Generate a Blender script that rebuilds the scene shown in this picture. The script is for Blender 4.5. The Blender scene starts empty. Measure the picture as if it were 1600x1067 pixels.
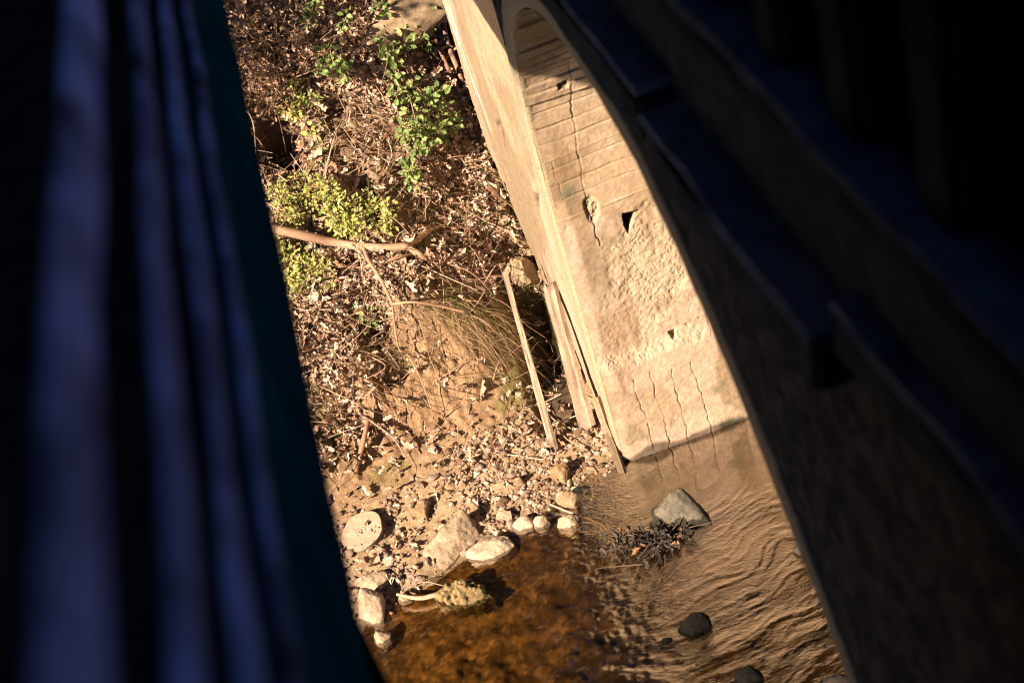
import bpy, bmesh, math
import numpy as np
from mathutils import Vector, Matrix, Quaternion

rng = np.random.default_rng(11)
S = bpy.context.scene
COL = S.collection

# ------------------------------------------------------------------ camera
F_PX = 2222.0
PITCH, YAW, ROLL = math.radians(36.0), math.radians(3.5), math.radians(18.0)
CAM = np.array((0.0, 0.0, 7.0))
fw = np.array((math.sin(YAW) * math.cos(PITCH), math.cos(YAW) * math.cos(PITCH), -math.sin(PITCH)))
rt = np.array((math.cos(YAW), -math.sin(YAW), 0.0))
dn = -np.cross(rt, fw)
im_i = math.cos(ROLL) * rt + math.sin(ROLL) * dn
im_j = -math.sin(ROLL) * rt + math.cos(ROLL) * dn
cd = bpy.data.cameras.new("camera")
cam = bpy.data.objects.new("camera", cd)
COL.objects.link(cam)
M = Matrix.Identity(4)
for k in range(3):
    M[k][0], M[k][1], M[k][2], M[k][3] = im_i[k], -im_j[k], -fw[k], CAM[k]
cam.matrix_world = M
cd.sensor_width = 36.0
cd.lens = 36.0 * F_PX / 1600.0
cd.clip_start, cd.clip_end = 0.05, 2000.0
cd.dof.use_dof = True
cd.dof.focus_distance = 10.9
cd.dof.aperture_fstop = 1.5
S.camera = cam

# ------------------------------------------------------------------ light
SUN_EL = math.radians(30.0)
SUN_AZ = math.atan2(-0.82, -0.57)            # direction TO the sun, x over y
sdir = Vector((math.sin(SUN_AZ) * math.cos(SUN_EL), math.cos(SUN_AZ) * math.cos(SUN_EL), math.sin(SUN_EL)))
W = bpy.data.worlds.new("World")
S.world = W
W.use_nodes = True
wn = W.node_tree.nodes
sky = wn.new("ShaderNodeTexSky")
sky.sky_type = 'NISHITA'
sky.sun_disc = False
sky.sun_elevation = SUN_EL
sky.sun_rotation = SUN_AZ
sky.altitude = 2500.0
sky.air_density = 0.45
sky.dust_density = 0.1
sky.ozone_density = 3.0
W.node_tree.links.new(sky.outputs[0], wn["Background"].inputs[0])
wn["Background"].inputs[1].default_value = 0.05
sl = bpy.data.lights.new("sun", 'SUN')
sl.energy = 5.0
sl.angle = math.radians(0.5)
sl.color = (1.0, 0.80, 0.59)
sun = bpy.data.objects.new("sun", sl)
sun.rotation_mode = 'QUATERNION'
sun.rotation_quaternion = sdir.to_track_quat('Z', 'Y')
COL.objects.link(sun)
S.view_settings.view_transform = 'Standard'
S.view_settings.look = 'None'
S.view_settings.gamma = 1.0
S.view_settings.exposure = 1.72
S.cycles.max_bounces = 6
S.cycles.diffuse_bounces = 1
S.cycles.transparent_max_bounces = 12
S.cycles.use_denoising = True
S.cycles.filter_width = 1.1

# ------------------------------------------------------------------ helpers: pixels, noise, meshes
def ray(px, py):
    d = fw + (px - 800.0) / F_PX * im_i + (py - 533.5) / F_PX * im_j
    return d

def on(ax, v, px, py):
    d = ray(px, py)
    return CAM + (v - CAM[ax]) / d[ax] * d

def _h(ix, iy, iz, s):
    h = (ix.astype(np.uint32) * np.uint32(374761393) + iy.astype(np.uint32) * np.uint32(668265263)
         + iz.astype(np.uint32) * np.uint32(1274126177) + np.uint32(s * 974711 % 4294967296))
    h = (h ^ (h >> np.uint32(13))) * np.uint32(1103515245)
    h = (h ^ (h >> np.uint32(16))) * np.uint32(2654435761)
    h = h ^ (h >> np.uint32(15))
    return (h & np.uint32(0xffffff)).astype(np.float64) / 16777215.0

def noise(x, y, z=0.0, s=0):
    x, y, z = np.broadcast_arrays(np.asarray(x, float), np.asarray(y, float), np.asarray(z, float))
    xi, yi, zi = np.floor(x), np.floor(y), np.floor(z)
    fx, fy, fz = x - xi, y - yi, z - zi
    u, v, w = [t * t * t * (t * (t * 6 - 15) + 10) for t in (fx, fy, fz)]
    xi, yi, zi = [t.astype(np.int64) & 0xffffffff for t in (xi, yi, zi)]
    r = 0
    for a in (0, 1):
        for b in (0, 1):
            for c in (0, 1):
                r = r + _h(xi + a & 0xffffffff, yi + b & 0xffffffff, zi + c & 0xffffffff, s) * \
                    (u if a else 1 - u) * (v if b else 1 - v) * (w if c else 1 - w)
    return r * 2 - 1

def fbm(x, y, z=0.0, o=4, s=0, g=0.5):
    r, a = 0, 1.0
    x, y, z = np.asarray(x, float), np.asarray(y, float), np.asarray(z, float)
    for k in range(o):
        r = r + a * noise(x, y, z, s + k)
        x, y, z, a = x * 2.03 + 17.1, y * 2.03 + 5.7, z * 2.03 + 3.3, a * g
    return r

def sstep(a, b, x):
    t = np.clip((np.asarray(x, float) - a) / (b - a), 0, 1)
    return t * t * (3 - 2 * t)

def link(name, me, mat=None, parent=None):
    o = bpy.data.objects.new(name, me)
    COL.objects.link(o)
    if mat is not None:
        me.materials.append(mat)
    if parent is not None:
        o.parent = parent
    return o

def mesh_np(name, V, F, mat, parent=None, tint=None, smooth=False):
    V = np.ascontiguousarray(V, dtype=np.float32)
    F = np.ascontiguousarray(F, dtype=np.int32)
    me = bpy.data.meshes.new(name)
    me.vertices.add(len(V))
    me.vertices.foreach_set("co", V.ravel())
    me.loops.add(F.size)
    me.loops.foreach_set("vertex_index", F.ravel())
    me.polygons.add(len(F))
    me.polygons.foreach_set("loop_start", np.arange(0, F.size, F.shape[1], dtype=np.int32))
    me.polygons.foreach_set("use_smooth", np.full(len(F), smooth, dtype=bool))
    me.update(calc_edges=True)
    if tint is not None:
        c = np.ones((len(V), 4), np.float32)
        c[:, :3] = tint
        a = me.color_attributes.new("tint", 'FLOAT_COLOR', 'POINT')
        a.data.foreach_set("color", c.ravel())
    return link(name, me, mat, parent)

def grid_faces(nu, nv, flip=False):
    a = np.arange(nu * nv).reshape(nu, nv)
    q = np.stack([a[:-1, :-1], a[1:, :-1], a[1:, 1:], a[:-1, 1:]], -1).reshape(-1, 4)
    return q[:, ::-1] if flip else q

class MB:                                   # collects vertices and triangles
    def __init__(s):
        s.v, s.f, s.c, s.n = [], [], [], 0
    def add(s, V, F, c=None):
        V = np.asarray(V, float)
        F = np.asarray(F, int)
        if F.shape[1] == 4:
            F = np.concatenate([F[:, [0, 1, 2]], F[:, [0, 2, 3]]])
        s.v.append(V)
        s.f.append(F + s.n)
        s.n += len(V)
        if c is not None:
            s.c.append(np.broadcast_to(np.asarray(c, float), (len(V), 3)))
    def build(s, name, mat, parent=None, smooth=False):
        return mesh_np(name, np.concatenate(s.v), np.concatenate(s.f), mat, parent,
                       np.concatenate(s.c) if s.c else None, smooth)

def tag(o, label=None, cat=None, group=None, kind=None):
    if label: o["label"] = label
    if cat: o["category"] = cat
    if group: o["group"] = group
    if kind: o["kind"] = kind
    return o

def thing(name, loc, label, cat, group=None):
    o = bpy.data.objects.new(name, None)
    COL.objects.link(o)
    o.location = [float(t) for t in loc]
    bpy.context.view_layer.update()
    return tag(o, label, cat, group)

def adopt(o, root):                          # keep world-space mesh under a placed root
    o.parent = root
    o.matrix_parent_inverse = Matrix.Translation(root.location).inverted()
    return o

def box_bm(x0, x1, y0, y1, z0, z1, bev=0.0, cuts=0, jit=0.0, seed=0):
    bm = bmesh.new()
    bmesh.ops.create_cube(bm, size=1.0)
    for v in bm.verts:
        v.co = Vector(((x0 + x1) / 2 + v.co.x * (x1 - x0), (y0 + y1) / 2 + v.co.y * (y1 - y0), (z0 + z1) / 2 + v.co.z * (z1 - z0)))
    if bev:
        bmesh.ops.bevel(bm, geom=bm.edges[:], offset=bev, segments=2, affect='EDGES')
    if cuts:
        n = max(1, int((y1 - y0) / cuts))
        for k in range(1, n):
            yy = y0 + (y1 - y0) * k / n
            bmesh.ops.bisect_plane(bm, geom=bm.verts[:] + bm.edges[:] + bm.faces[:], plane_co=(0, yy, 0), plane_no=(0, 1, 0))
        P = np.array([v.co[:] for v in bm.verts])
        for k, d in ((0, 3), (2, 7)):
            n_ = jit * fbm(P[:, 0] * 6, P[:, 1] * 2.5, P[:, 2] * 6, 3, seed + d)
            for v, q in zip(bm.verts, n_):
                v.co[k] += q
    return bm

def bm_obj(name, bm, mat, parent=None, smooth=False):
    me = bpy.data.meshes.new(name)
    bm.to_mesh(me)
    bm.free()
    if smooth:
        for p in me.polygons: p.use_smooth = True
    return link(name, me, mat, parent)

def smooth_path(P, R, sub=6):
    P = np.asarray(P, float)
    R = np.asarray(R, float)
    if len(P) < 2: return P, R
    Q = np.concatenate([[2 * P[0] - P[1]], P, [2 * P[-1] - P[-2]]])
    out, rr = [], []
    for k in range(len(P) - 1):
        a, b, c, d = Q[k:k + 4]
        for t in np.arange(sub) / sub:
            out.append(.5 * (2 * b + (c - a) * t + (2 * a - 5 * b + 4 * c - d) * t * t + (3 * b - a - 3 * c + d) * t ** 3))
            rr.append(R[k] * (1 - t) + R[k + 1] * t)
    out.append(P[-1]); rr.append(R[-1])
    return np.array(out), np.array(rr)

def tube(mb, P, R, sides=7, sub=5, wob=0.0, c=None, seed=0):
    P, R = smooth_path(P, R, sub)
    n = len(P)
    T = np.gradient(P, axis=0)
    T /= np.linalg.norm(T, axis=1)[:, None] + 1e-9
    ref = np.array((0.3, 0.2, 0.93))
    U = np.cross(T, ref); U /= np.linalg.norm(U, axis=1)[:, None] + 1e-9
    Vv = np.cross(T, U)
    a = np.arange(sides) * 2 * math.pi / sides
    ring = (U[:, None, :] * np.cos(a)[None, :, None] + Vv[:, None, :] * np.sin(a)[None, :, None])
    rad = R[:, None] * np.ones((1, sides))
    if wob:
        rad = rad * (1 + wob * noise(np.arange(n)[:, None] * .7, a[None, :] * 1.3, seed * 3.1, seed))
    V = (P[:, None, :] + ring * rad[:, :, None]).reshape(-1, 3)
    F = []
    idx = np.arange(n * sides).reshape(n, sides)
    nx = np.roll(idx, -1, 1)
    F = np.stack([idx[:-1], nx[:-1], nx[1:], idx[1:]], -1).reshape(-1, 4)
    V = np.concatenate([V, P[[0, -1]]])
    tri = [(n * sides, idx[0, (k + 1) % sides], idx[0, k]) for k in range(sides)] + \
          [(n * sides + 1, idx[-1, k], idx[-1, (k + 1) % sides]) for k in range(sides)]
    F = np.concatenate([F[:, [0, 1, 2]], F[:, [0, 2, 3]], np.array(tri)])
    mb.add(V, F, c)

# ------------------------------------------------------------------ materials
def material(name, color=None, rough=0.85, n_scale=8.0, n_amt=0.35, bump=0.4, b_scale=30.0, b_dist=0.01, spec=0.25,
             tint=False, color2=None, fine=True, extra=None):
    m = bpy.data.materials.new(name)
    m.use_nodes = True
    nt = m.node_tree
    N, L = nt.nodes, nt.links
    P = N["Principled BSDF"]
    P.inputs["Roughness"].default_value = rough
    P.inputs["Specular IOR Level"].default_value = spec
    tc = N.new("ShaderNodeTexCoord")
    n1 = N.new("ShaderNodeTexNoise"); n1.inputs["Scale"].default_value = n_scale; n1.inputs["Detail"].default_value = 6; n1.inputs["Roughness"].default_value = 0.65
    L.new(tc.outputs["Object"], n1.inputs["Vector"])
    rp = N.new("ShaderNodeMapRange")
    rp.inputs[1].default_value, rp.inputs[2].default_value = 0.3, 0.7
    rp.inputs[3].default_value, rp.inputs[4].default_value = 1 - n_amt, 1 + n_amt
    L.new(n1.outputs["Fac"], rp.inputs[0])
    if tint:
        base = N.new("ShaderNodeAttribute"); base.attribute_name = "tint"; bs = base.outputs["Color"]
    elif color2:
        n3 = N.new("ShaderNodeTexNoise"); n3.inputs["Scale"].default_value = n_scale * .4; n3.inputs["Detail"].default_value = 4
        L.new(tc.outputs["Object"], n3.inputs["Vector"])
        cr = N.new("ShaderNodeValToRGB")
        cr.color_ramp.elements[0].position, cr.color_ramp.elements[1].position = .4, .6
        cr.color_ramp.elements[0].color = (*color, 1); cr.color_ramp.elements[1].color = (*color2, 1)
        L.new(n3.outputs["Fac"], cr.inputs[0]); bs = cr.outputs[0]
    else:
        base = N.new("ShaderNodeRGB"); base.outputs[0].default_value = (*color, 1); bs = base.outputs[0]
    mx = N.new("ShaderNodeVectorMath"); mx.operation = 'SCALE'
    L.new(bs, mx.inputs[0]); L.new(rp.outputs[0], mx.inputs[3])
    L.new(mx.outputs[0], P.inputs["Base Color"])
    if bump:
        n2 = N.new("ShaderNodeTexNoise"); n2.inputs["Scale"].default_value = b_scale; n2.inputs["Detail"].default_value = 8; n2.inputs["Roughness"].default_value = 0.7
        L.new(tc.outputs["Object"], n2.inputs["Vector"])
        bp = N.new("ShaderNodeBump"); bp.inputs["Strength"].default_value = bump; bp.inputs["Distance"].default_value = b_dist
        L.new(n2.outputs["Fac"], bp.inputs["Height"])
        L.new(bp.outputs[0], P.inputs["Normal"])
    if extra: extra(nt, P, mx, tc)
    return m

M_wall = material("sunlit_concrete", tint=True, rough=.9, n_scale=26, n_amt=.22, bump=.45, b_scale=130, b_dist=.004)
M_conc = material("dark_concrete", spec=0.0, color=(.026, .028, .030), rough=.9, n_scale=22, n_amt=.6, bump=.6, b_scale=120, b_dist=.006, color2=(.015, .017, .019))  # same concrete as the lit wall, darkened to stand for shade
M_skylit = material("ledge_skylit", spec=0.0, color=(.115, .135, .185), rough=.85, n_scale=9, n_amt=.4, bump=.5, b_scale=90, b_dist=.006)  # bluish tone puts skylight on the ledge tops into the colour
M_dark = material("shaded_concrete", spec=0.0, color=(.016, .020, .028), rough=.9, n_scale=9, n_amt=.4, bump=.5, b_scale=90, b_dist=.006)  # shade on ledges, upper wall and parapet put into a near-black colour
M_soil = material("bank_soil", tint=True, rough=.95, n_scale=30, n_amt=.35, bump=.8, b_scale=70, b_dist=.015)
M_stone = material("stone", tint=True, rough=.85, n_scale=25, n_amt=.35, bump=.9, b_scale=70, b_dist=.010, spec=.06)
M_stick = material("dead_wood", tint=True, rough=.8, n_scale=40, n_amt=.25, bump=.5, b_scale=120, b_dist=.004)
M_blue = material("skylit_blue_boards", (.31, .35, .60), color2=(.30, .27, .46), spec=.05, rough=.8, n_scale=4.5, n_amt=.95, bump=.3, b_scale=40)  # blue puts the skylight on pale boards into the colour
M_teal = material("dark_teal_paint", (.022, .15, .19), spec=0.0, rough=.9, n_scale=4, n_amt=.4, bump=.3, b_scale=40)
M_deck = material("deck_timber", spec=0.0, color=(.05, .045, .04), rough=.9, n_scale=10, n_amt=.3, bump=.4, b_scale=60)

def leafy(name, rough=.45, tr_=.3):
    m = material(name, tint=True, rough=rough, n_scale=50, n_amt=.15, bump=.15, b_scale=80, b_dist=.002, spec=.4)
    nt = m.node_tree
    P = nt.nodes["Principled BSDF"]
    tr = nt.nodes.new("ShaderNodeBsdfTranslucent")
    at = nt.nodes.new("ShaderNodeAttribute"); at.attribute_name = "tint"
    nt.links.new(at.outputs["Color"], tr.inputs[0])
    mx = nt.nodes.new("ShaderNodeMixShader"); mx.inputs[0].default_value = tr_
    nt.links.new(P.outputs[0], mx.inputs[1]); nt.links.new(tr.outputs[0], mx.inputs[2])
    nt.links.new(mx.outputs[0], nt.nodes["Material Output"].inputs[0])
    return m
M_green = leafy("green_leaf")
M_leaf = leafy("dead_leaf", .8, .08)

# ------------------------------------------------------------------ terrain (bank + stream bed)
def shore(x):
    return np.interp(x, [-60, -4, -1.3, -1.0, -.5, -.2, .3, .8, 1.0, 4, 60],
                     [8.0, 6.7, 7.0, 7.15, 7.33, 7.42, 7.5, 7.7, 7.76, 7.8, 9.0])

HOLE = (-99.0, -99.0)
PITS = []
def ground(x, y, rough=True):
    x, y = np.asarray(x, float), np.asarray(y, float)
    s = y - shore(x)
    a = np.interp(s, [-9, -6.5, -5.2, -2.2, -1.2, -.5, 0, .45, .95, 1.2, 1.75, 3.2, 5, 12, 40, 120],
                     [3.5, 1.2, -.3, -.34, -.26, -.10, 0, .07, .16, .28, .80, 1.55, 3.0, 10, 26, 34])
    b = np.interp(s, [-9, -6.5, -5.2, -2.2, -1.2, -.5, 0, .5, 1.1, 1.5, 2.2, 3.2, 5, 12, 40, 120],
                     [3.5, 1.2, -.3, -.36, -.30, -.14, 0, .07, .14, .46, .62, 1.1, 2.7, 10, 26, 34])
    w = sstep(-.2, 1.0, x)
    z = a * (1 - w) + b * w
    z = z - .34 * np.exp(-((x - .74 - .08 * (y - 9.0)) / .16) ** 4) * sstep(8.15, 8.5, y) * sstep(9.75, 9.45, y)
    z = np.where((x > .5) & (x < .98) & (s > .25), np.maximum(z, .045), z)
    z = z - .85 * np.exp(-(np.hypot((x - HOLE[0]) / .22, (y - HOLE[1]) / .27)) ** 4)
    for a_, b_, r_, d_ in PITS:
        z = z - d_ * np.exp(-(np.hypot(x - a_, y - b_) / r_) ** 3)
    if rough:
        k = sstep(.9, 1.5, s)
        z = z + k * (.10 * fbm(x * 1.1, y * 1.1, 0, 3, 5) + .060 * fbm(x * 5, y * 5, 0, 3, 9)) \
              + (.006 + .016 * k) * fbm(x * 22, y * 22, 0, 3, 21) + .02 * (1 - k) * fbm(x * 3, y * 3, 0, 2, 31) \
              + .05 * (s < -.3) * fbm(x * 4.5, y * 4.5, 0, 3, 77) * sstep(.3, .8, -s)
    return z

def hit(px, py, off=0.0):                   # a photo point carried onto the bank, lifted off it by `off` metres
    d = ray(px, py)
    d = d / np.linalg.norm(d)
    t = np.arange(7.0, 22.0, 0.015)
    P = CAM + t[:, None] * d
    g = ground(P[:, 0], P[:, 1])
    k = np.argmax(P[:, 2] < g)
    if not (P[:, 2] < g).any(): k = len(t) - 1
    return P[k] - d * off

def gnormal(x, y, e=.08):
    gx = (ground(x + e, y, False) - ground(x - e, y, False)) / (2 * e)
    gy = (ground(x, y + e, False) - ground(x, y - e, False)) / (2 * e)
    n = np.stack([-gx, -gy, np.ones_like(gx)], -1)
    return n / np.linalg.norm(n, axis=-1, keepdims=True)

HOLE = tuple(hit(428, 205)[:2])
PITS = [(*hit(a_, b_)[:2], r_, d_) for a_, b_, r_, d_ in ((578, 500, .15, .26), (600, 562, .14, .24), (525, 374, .15, .22), (470, 388, .12, .2), (630, 540, .10, .18), (455, 130, .17, .3), (425, 60, .18, .3), (500, 150, .15, .24), (715, 205, .15, .26), (560, 290, .12, .2), (545, 640, .11, .2))]
gx = np.concatenate([[-250, -120, -60, -30, -15, -9, -6, -4.5, -3.5], np.arange(-3.0, 1.3, .016), [1.5, 2, 2.6, 3.4, 4.5, 7, 12, 25, 60, 120, 250]])
gy = np.concatenate([[-250, -100, -40, -20, -10, -5, -2, 0, 1, 2, 3, 4, 4.5], np.arange(4.9, 13.6, .016), np.arange(13.7, 18, .25), [20, 25, 32, 45, 70, 120, 250]])
GX, GY = np.meshgrid(gx, gy, indexing='ij')
GZ = ground(GX, GY)
sS = GY - shore(GX)
nz = fbm(GX * 1.6, GY * 1.6, 0, 4, 41)
nz2 = fbm(GX * 7, GY * 7, 0, 3, 44)
soil = np.array((.28, .175, .10)); moss = np.array((.17, .14, .05)); humus = np.array((.22, .145, .093)); sand = np.array((.36, .25, .15))
t1 = sstep(.0, .5, nz + .3 * nz2)[..., None] * sstep(.8, 1.2, sS)[..., None]
C = soil * (1 - t1) + moss * t1
th = (sstep(1.55, 1.9, sS))[..., None]
C = C * (1 - th) + humus * th
tg = (1 - sstep(.7, 1.15, sS))[..., None]
C = C * (1 - tg) + sand * tg
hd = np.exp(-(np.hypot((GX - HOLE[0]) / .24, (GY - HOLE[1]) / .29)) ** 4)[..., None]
C = C * (1 - hd) + np.array((.03, .022, .016)) * hd  # near-black painted over the pit so it reads as shadow
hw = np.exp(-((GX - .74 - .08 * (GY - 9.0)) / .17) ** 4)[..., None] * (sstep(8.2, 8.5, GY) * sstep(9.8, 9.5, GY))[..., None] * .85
C = C * (1 - hw) + np.array((.035, .024, .016)) * hw  # hollow by the pole painted near-black to deepen its shade
wet = (1 - sstep(.0, .035, GZ))[..., None]
C = C * (1 - .45 * wet)
bed = (sS < -.02)[..., None]
pat = sstep(-.4, .6, fbm(GX * 9, GY * 14, 0, 5, 71, .8))[..., None]
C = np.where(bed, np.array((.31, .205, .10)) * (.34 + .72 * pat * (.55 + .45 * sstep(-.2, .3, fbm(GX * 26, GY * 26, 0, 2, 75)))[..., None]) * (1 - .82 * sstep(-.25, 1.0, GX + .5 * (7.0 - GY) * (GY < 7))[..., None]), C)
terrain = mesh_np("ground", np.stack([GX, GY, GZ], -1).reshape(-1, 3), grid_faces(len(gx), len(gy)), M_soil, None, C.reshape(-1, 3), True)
tag(terrain, "brown earth bank sloping down to the stream bed", None, None, "structure")

# ------------------------------------------------------------------ water
wx = np.concatenate([[-60, -30, -15, -8, -4, -2.4], np.arange(-1.7, 2.5, .011), [2.8, 3.4, 5, 9, 18, 40, 60]])
wy = np.concatenate([[1.0, 2.0, 3.0, 4.0], np.arange(4.6, 8.0, .011), [8.3, 8.8]])
WX, WY = np.meshgrid(wx, wy, indexing='ij')
rx_, ry_ = 1.23, 7.15
dr = np.hypot(WX - rx_, (WY - ry_) * 1.2)
psi = WY + .22 * fbm(WX * .9, WY * .9, 0, 3, 101) - .20 * WX * sstep(5.2, 7.2, WY) + .10 * (WY - ry_) / (dr + .12) * np.exp(-dr * 1.6)
phi = WX + .15 * fbm(WX * 1.2, WY * 1.2, 0, 2, 104)
rip = sstep(7.2, 6.2, WY + .25 * WX)
flow = sstep(.0, .9, WX + .2 * fbm(WX * 2, WY * 2, 0, 2, 107))
WZ = (.25 + .75 * sstep(7.5, 6.9, WY)) * (.0030 * fbm(phi * 1.8, psi * 6, 0, 2, 111) + .0014 * flow * fbm(phi * 5, psi * 15, 0, 3, 117))
WZ = WZ + rip * flow * (.0042 * fbm(phi * 3.0, psi * 8, 0, 2, 121, .45) + .0010 * np.abs(fbm(phi * 8, psi * 22, 0, 2, 127)))
WZ = WZ + (1 - flow) * (.0022 * fbm(WX * 9, WY * 13, 0, 3, 131, .6)) + rip * .004 * fbm(WX * 5, WY * 6, 0, 2, 137) * sstep(6.6, 6.0, WY)
WZ = WZ + (.25 + .75 * sstep(7.3, 6.8, WY)) * flow * (.0011 * fbm(phi * 5.5, psi * 14, 0, 2, 141) + .0009 * fbm(phi * 12, psi * 34, 0, 2, 143))
rid = (1 - np.abs(fbm(phi * 2.0, psi * 10, 0, 3, 151, .6))).clip(0, 1) ** 5
rid2 = (1 - np.abs(fbm(phi * 3.6 + 9, psi * 19, 0, 2, 157, .5))).clip(0, 1) ** 6
WZ = WZ + sstep(7.25, 6.85, WY) * flow * (.0040 * rid + .0030 * rid2)
WZ = WZ + np.exp(-((WX - .48 + .1 * fbm(WX * 3, WY * 3, 0, 2, 161)) / .13) ** 2) * sstep(7.3, 7.15, WY) * .0022 * fbm(WX * 26, WY * 30, 0, 2, 163)
M_water = bpy.data.materials.new("stream_water")
M_water.use_nodes = True
nt = M_water.node_tree
for n in list(nt.nodes): nt.nodes.remove(n)
out = nt.nodes.new("ShaderNodeOutputMaterial")
tr = nt.nodes.new("ShaderNodeBsdfTransparent"); tr.inputs[0].default_value = (.92, .72, .42, 1)
gl = nt.nodes.new("ShaderNodeBsdfGlossy"); gl.inputs["Roughness"].default_value = .012; gl.inputs[0].default_value = (1, .95, .86, 1)
fr = nt.nodes.new("ShaderNodeLayerWeight"); fr.inputs[0].default_value = .5
pw = nt.nodes.new("ShaderNodeMath"); pw.operation = 'POWER'; pw.inputs[1].default_value = 2.6
mr = nt.nodes.new("ShaderNodeMath"); mr.operation = 'MULTIPLY_ADD'; mr.inputs[1].default_value = 5.5; mr.inputs[2].default_value = .07; mr.use_clamp = True
tc = nt.nodes.new("ShaderNodeTexCoord")
mp = nt.nodes.new("ShaderNodeMapping"); mp.inputs["Scale"].default_value = (14, 34, 14)
nn = nt.nodes.new("ShaderNodeTexNoise"); nn.inputs["Scale"].default_value = 1.0; nn.inputs["Detail"].default_value = 4; nn.inputs["Distortion"].default_value = 1.6
bp = nt.nodes.new("ShaderNodeBump"); bp.inputs["Strength"].default_value = .8; bp.inputs["Distance"].default_value = .0045
mx = nt.nodes.new("ShaderNodeMixShader")
L = nt.links
L.new(tc.outputs["Object"], mp.inputs[0]); L.new(mp.outputs[0], nn.inputs["Vector"]); L.new(nn.outputs["Fac"], bp.inputs["Height"])
wat = nt.nodes.new('ShaderNodeAttribute'); wat.attribute_name = 'tint'
L.new(wat.outputs['Fac'], bp.inputs['Strength'])
L.new(bp.outputs[0], gl.inputs["Normal"]); L.new(bp.outputs[0], fr.inputs["Normal"])
L.new(fr.outputs["Facing"], pw.inputs[0]); L.new(pw.outputs[0], mr.inputs[0]); mn = nt.nodes.new('ShaderNodeMath'); mn.operation = 'MINIMUM'; mn.inputs[1].default_value = .62
L.new(mr.outputs[0], mn.inputs[0]); L.new(mn.outputs[0], mx.inputs[0])
L.new(tr.outputs[0], mx.inputs[1]); L.new(gl.outputs[0], mx.inputs[2]); L.new(mx.outputs[0], out.inputs[0])
water = mesh_np("stream", np.stack([WX, WY, WZ], -1).reshape(-1, 3), grid_faces(len(wx), len(wy)), M_water, None, np.repeat((.12 + .88 * np.clip(1 - sstep(6.75, 7.25, WY) * sstep(.85, 1.05, WX), 0, 1) * (.14 + .86 * flow)).reshape(-1, 1), 3, 1), True)
tag(water, "shallow amber stream rippling under the concrete arch", None, None, "structure")

# ------------------------------------------------------------------ concrete arch bridge
XF = 0.985                                   # outer face of the bridge
XB = 3.3
bridge = tag(thing("arch_bridge", (XF, 7.8, 0), "old concrete arch bridge with board-marked sunlit abutment and shaded ledges", "bridge"), None)
pts = np.array([(7.76, -.6), (7.76, 0), (7.76, .8), (7.76, 1.5), (7.76, 2.1), (7.745, 2.6), (7.66, 3.08), (7.37, 3.6), (6.85, 3.98), (6.25, 4.2),
                (5.64, 4.25), (5.13, 4.2), (4.7, 4.08), (4.21, 3.8), (3.74, 3.38), (3.2, 2.71), (2.85, 2.1), (2.7, 1.4), (2.65, .6), (2.65, -.6)])
cv, _ = smooth_path(np.c_[np.zeros(len(pts)), pts], np.zeros(len(pts)), 24)
cv = cv[:, 1:]
ln = np.r_[0, np.cumsum(np.linalg.norm(np.diff(cv, axis=0), axis=1))]
def curve(t):
    return np.stack([np.interp(t, ln, cv[:, 0]), np.interp(t, ln, cv[:, 1])], -1)
def cnormal(t):
    d = curve(t + .01) - curve(t - .01)
    n = np.stack([-d[:, 1], d[:, 0]], -1)   # towards the opening
    return n / (np.linalg.norm(n, axis=1)[:, None] + 1e-9)

def polyline_dist(X, Z, P):
    r = np.full(np.broadcast(X, Z).shape, 9.0)
    for (ax, az), (bx, bz) in zip(P[:-1], P[1:]):
        vx, vz = bx - ax, bz - az
        t = np.clip(((X - ax) * vx + (Z - az) * vz) / (vx * vx + vz * vz + 1e-12), 0, 1)
        r = np.minimum(r, np.hypot(X - ax - t * vx, Z - az - t * vz))
    return r
def wp(*q):                                  # photo points on the abutment wall plane -> (x, z)
    return [tuple(on(1, 7.76, a, b)[[0, 2]]) for a, b in q]
def fp(*q):                                  # photo points on the face plane -> (y, z)
    return [tuple(on(0, XF, a, b)[[1, 2]]) for a, b in q]
def blob(X, Z, c, rx, rz, soft=.5, s=0):
    d = np.hypot((X - c[0]) / rx, (Z - c[1]) / rz) + .25 * fbm(X * 9, Z * 9, 0, 3, 300 + s)
    return 1 - sstep(1 - soft, 1 + soft * .4, d)

# -- abutment wall: the intrados seen through the arch, from under water to past the springing
tx = np.arange(XF, 2.30, .005)
tt = np.arange(0.1, 6.0, .0052)
TT, TX = np.meshgrid(tt, tx, indexing='ij')
Pc = curve(tt); Nc = cnormal(tt)
ZZ = np.repeat(Pc[:, 1][:, None], len(tx), 1)
AR = TT - .6                                 # arc height above water, equals z on the straight part
wob = .012 * fbm(TX * 2, AR * 2, 0, 2, 201)
D = .003 * fbm(TX * 5, AR * 5, 0, 4, 205) + .0008 * fbm(TX * 55, AR * 55, 0, 2, 209)
tan = np.array((.31, .225, .148)); pink = np.array((.37, .265, .20)); grey = np.array((.20, .15, .10)); brown = np.array((.18, .115, .062))
olive = np.array((.125, .11, .072))
q = sstep(-.4, .5, fbm(TX * 2.2, AR * 1.6, 0, 4, 211))[..., None]
Cw = tan * (1 - q) + grey * q
zsp = 2.0 + .12 * fbm(TX * 4, AR * 2, 0, 3, 215) - .25 * (TX - 1.2)       # plaster repair below this line
pl = 1 - sstep(zsp - .05, zsp + .05, AR)
pk = (pl * sstep(-.25, .35, fbm(TX * 3, AR * 2.4, 0, 4, 219)) * .9)[..., None]
Cw = Cw * (1 - pk) + pink * pk
D += pl * (.006 + .0012 * fbm(TX * 9, AR * 9, 0, 5, 221, .65))
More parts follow.
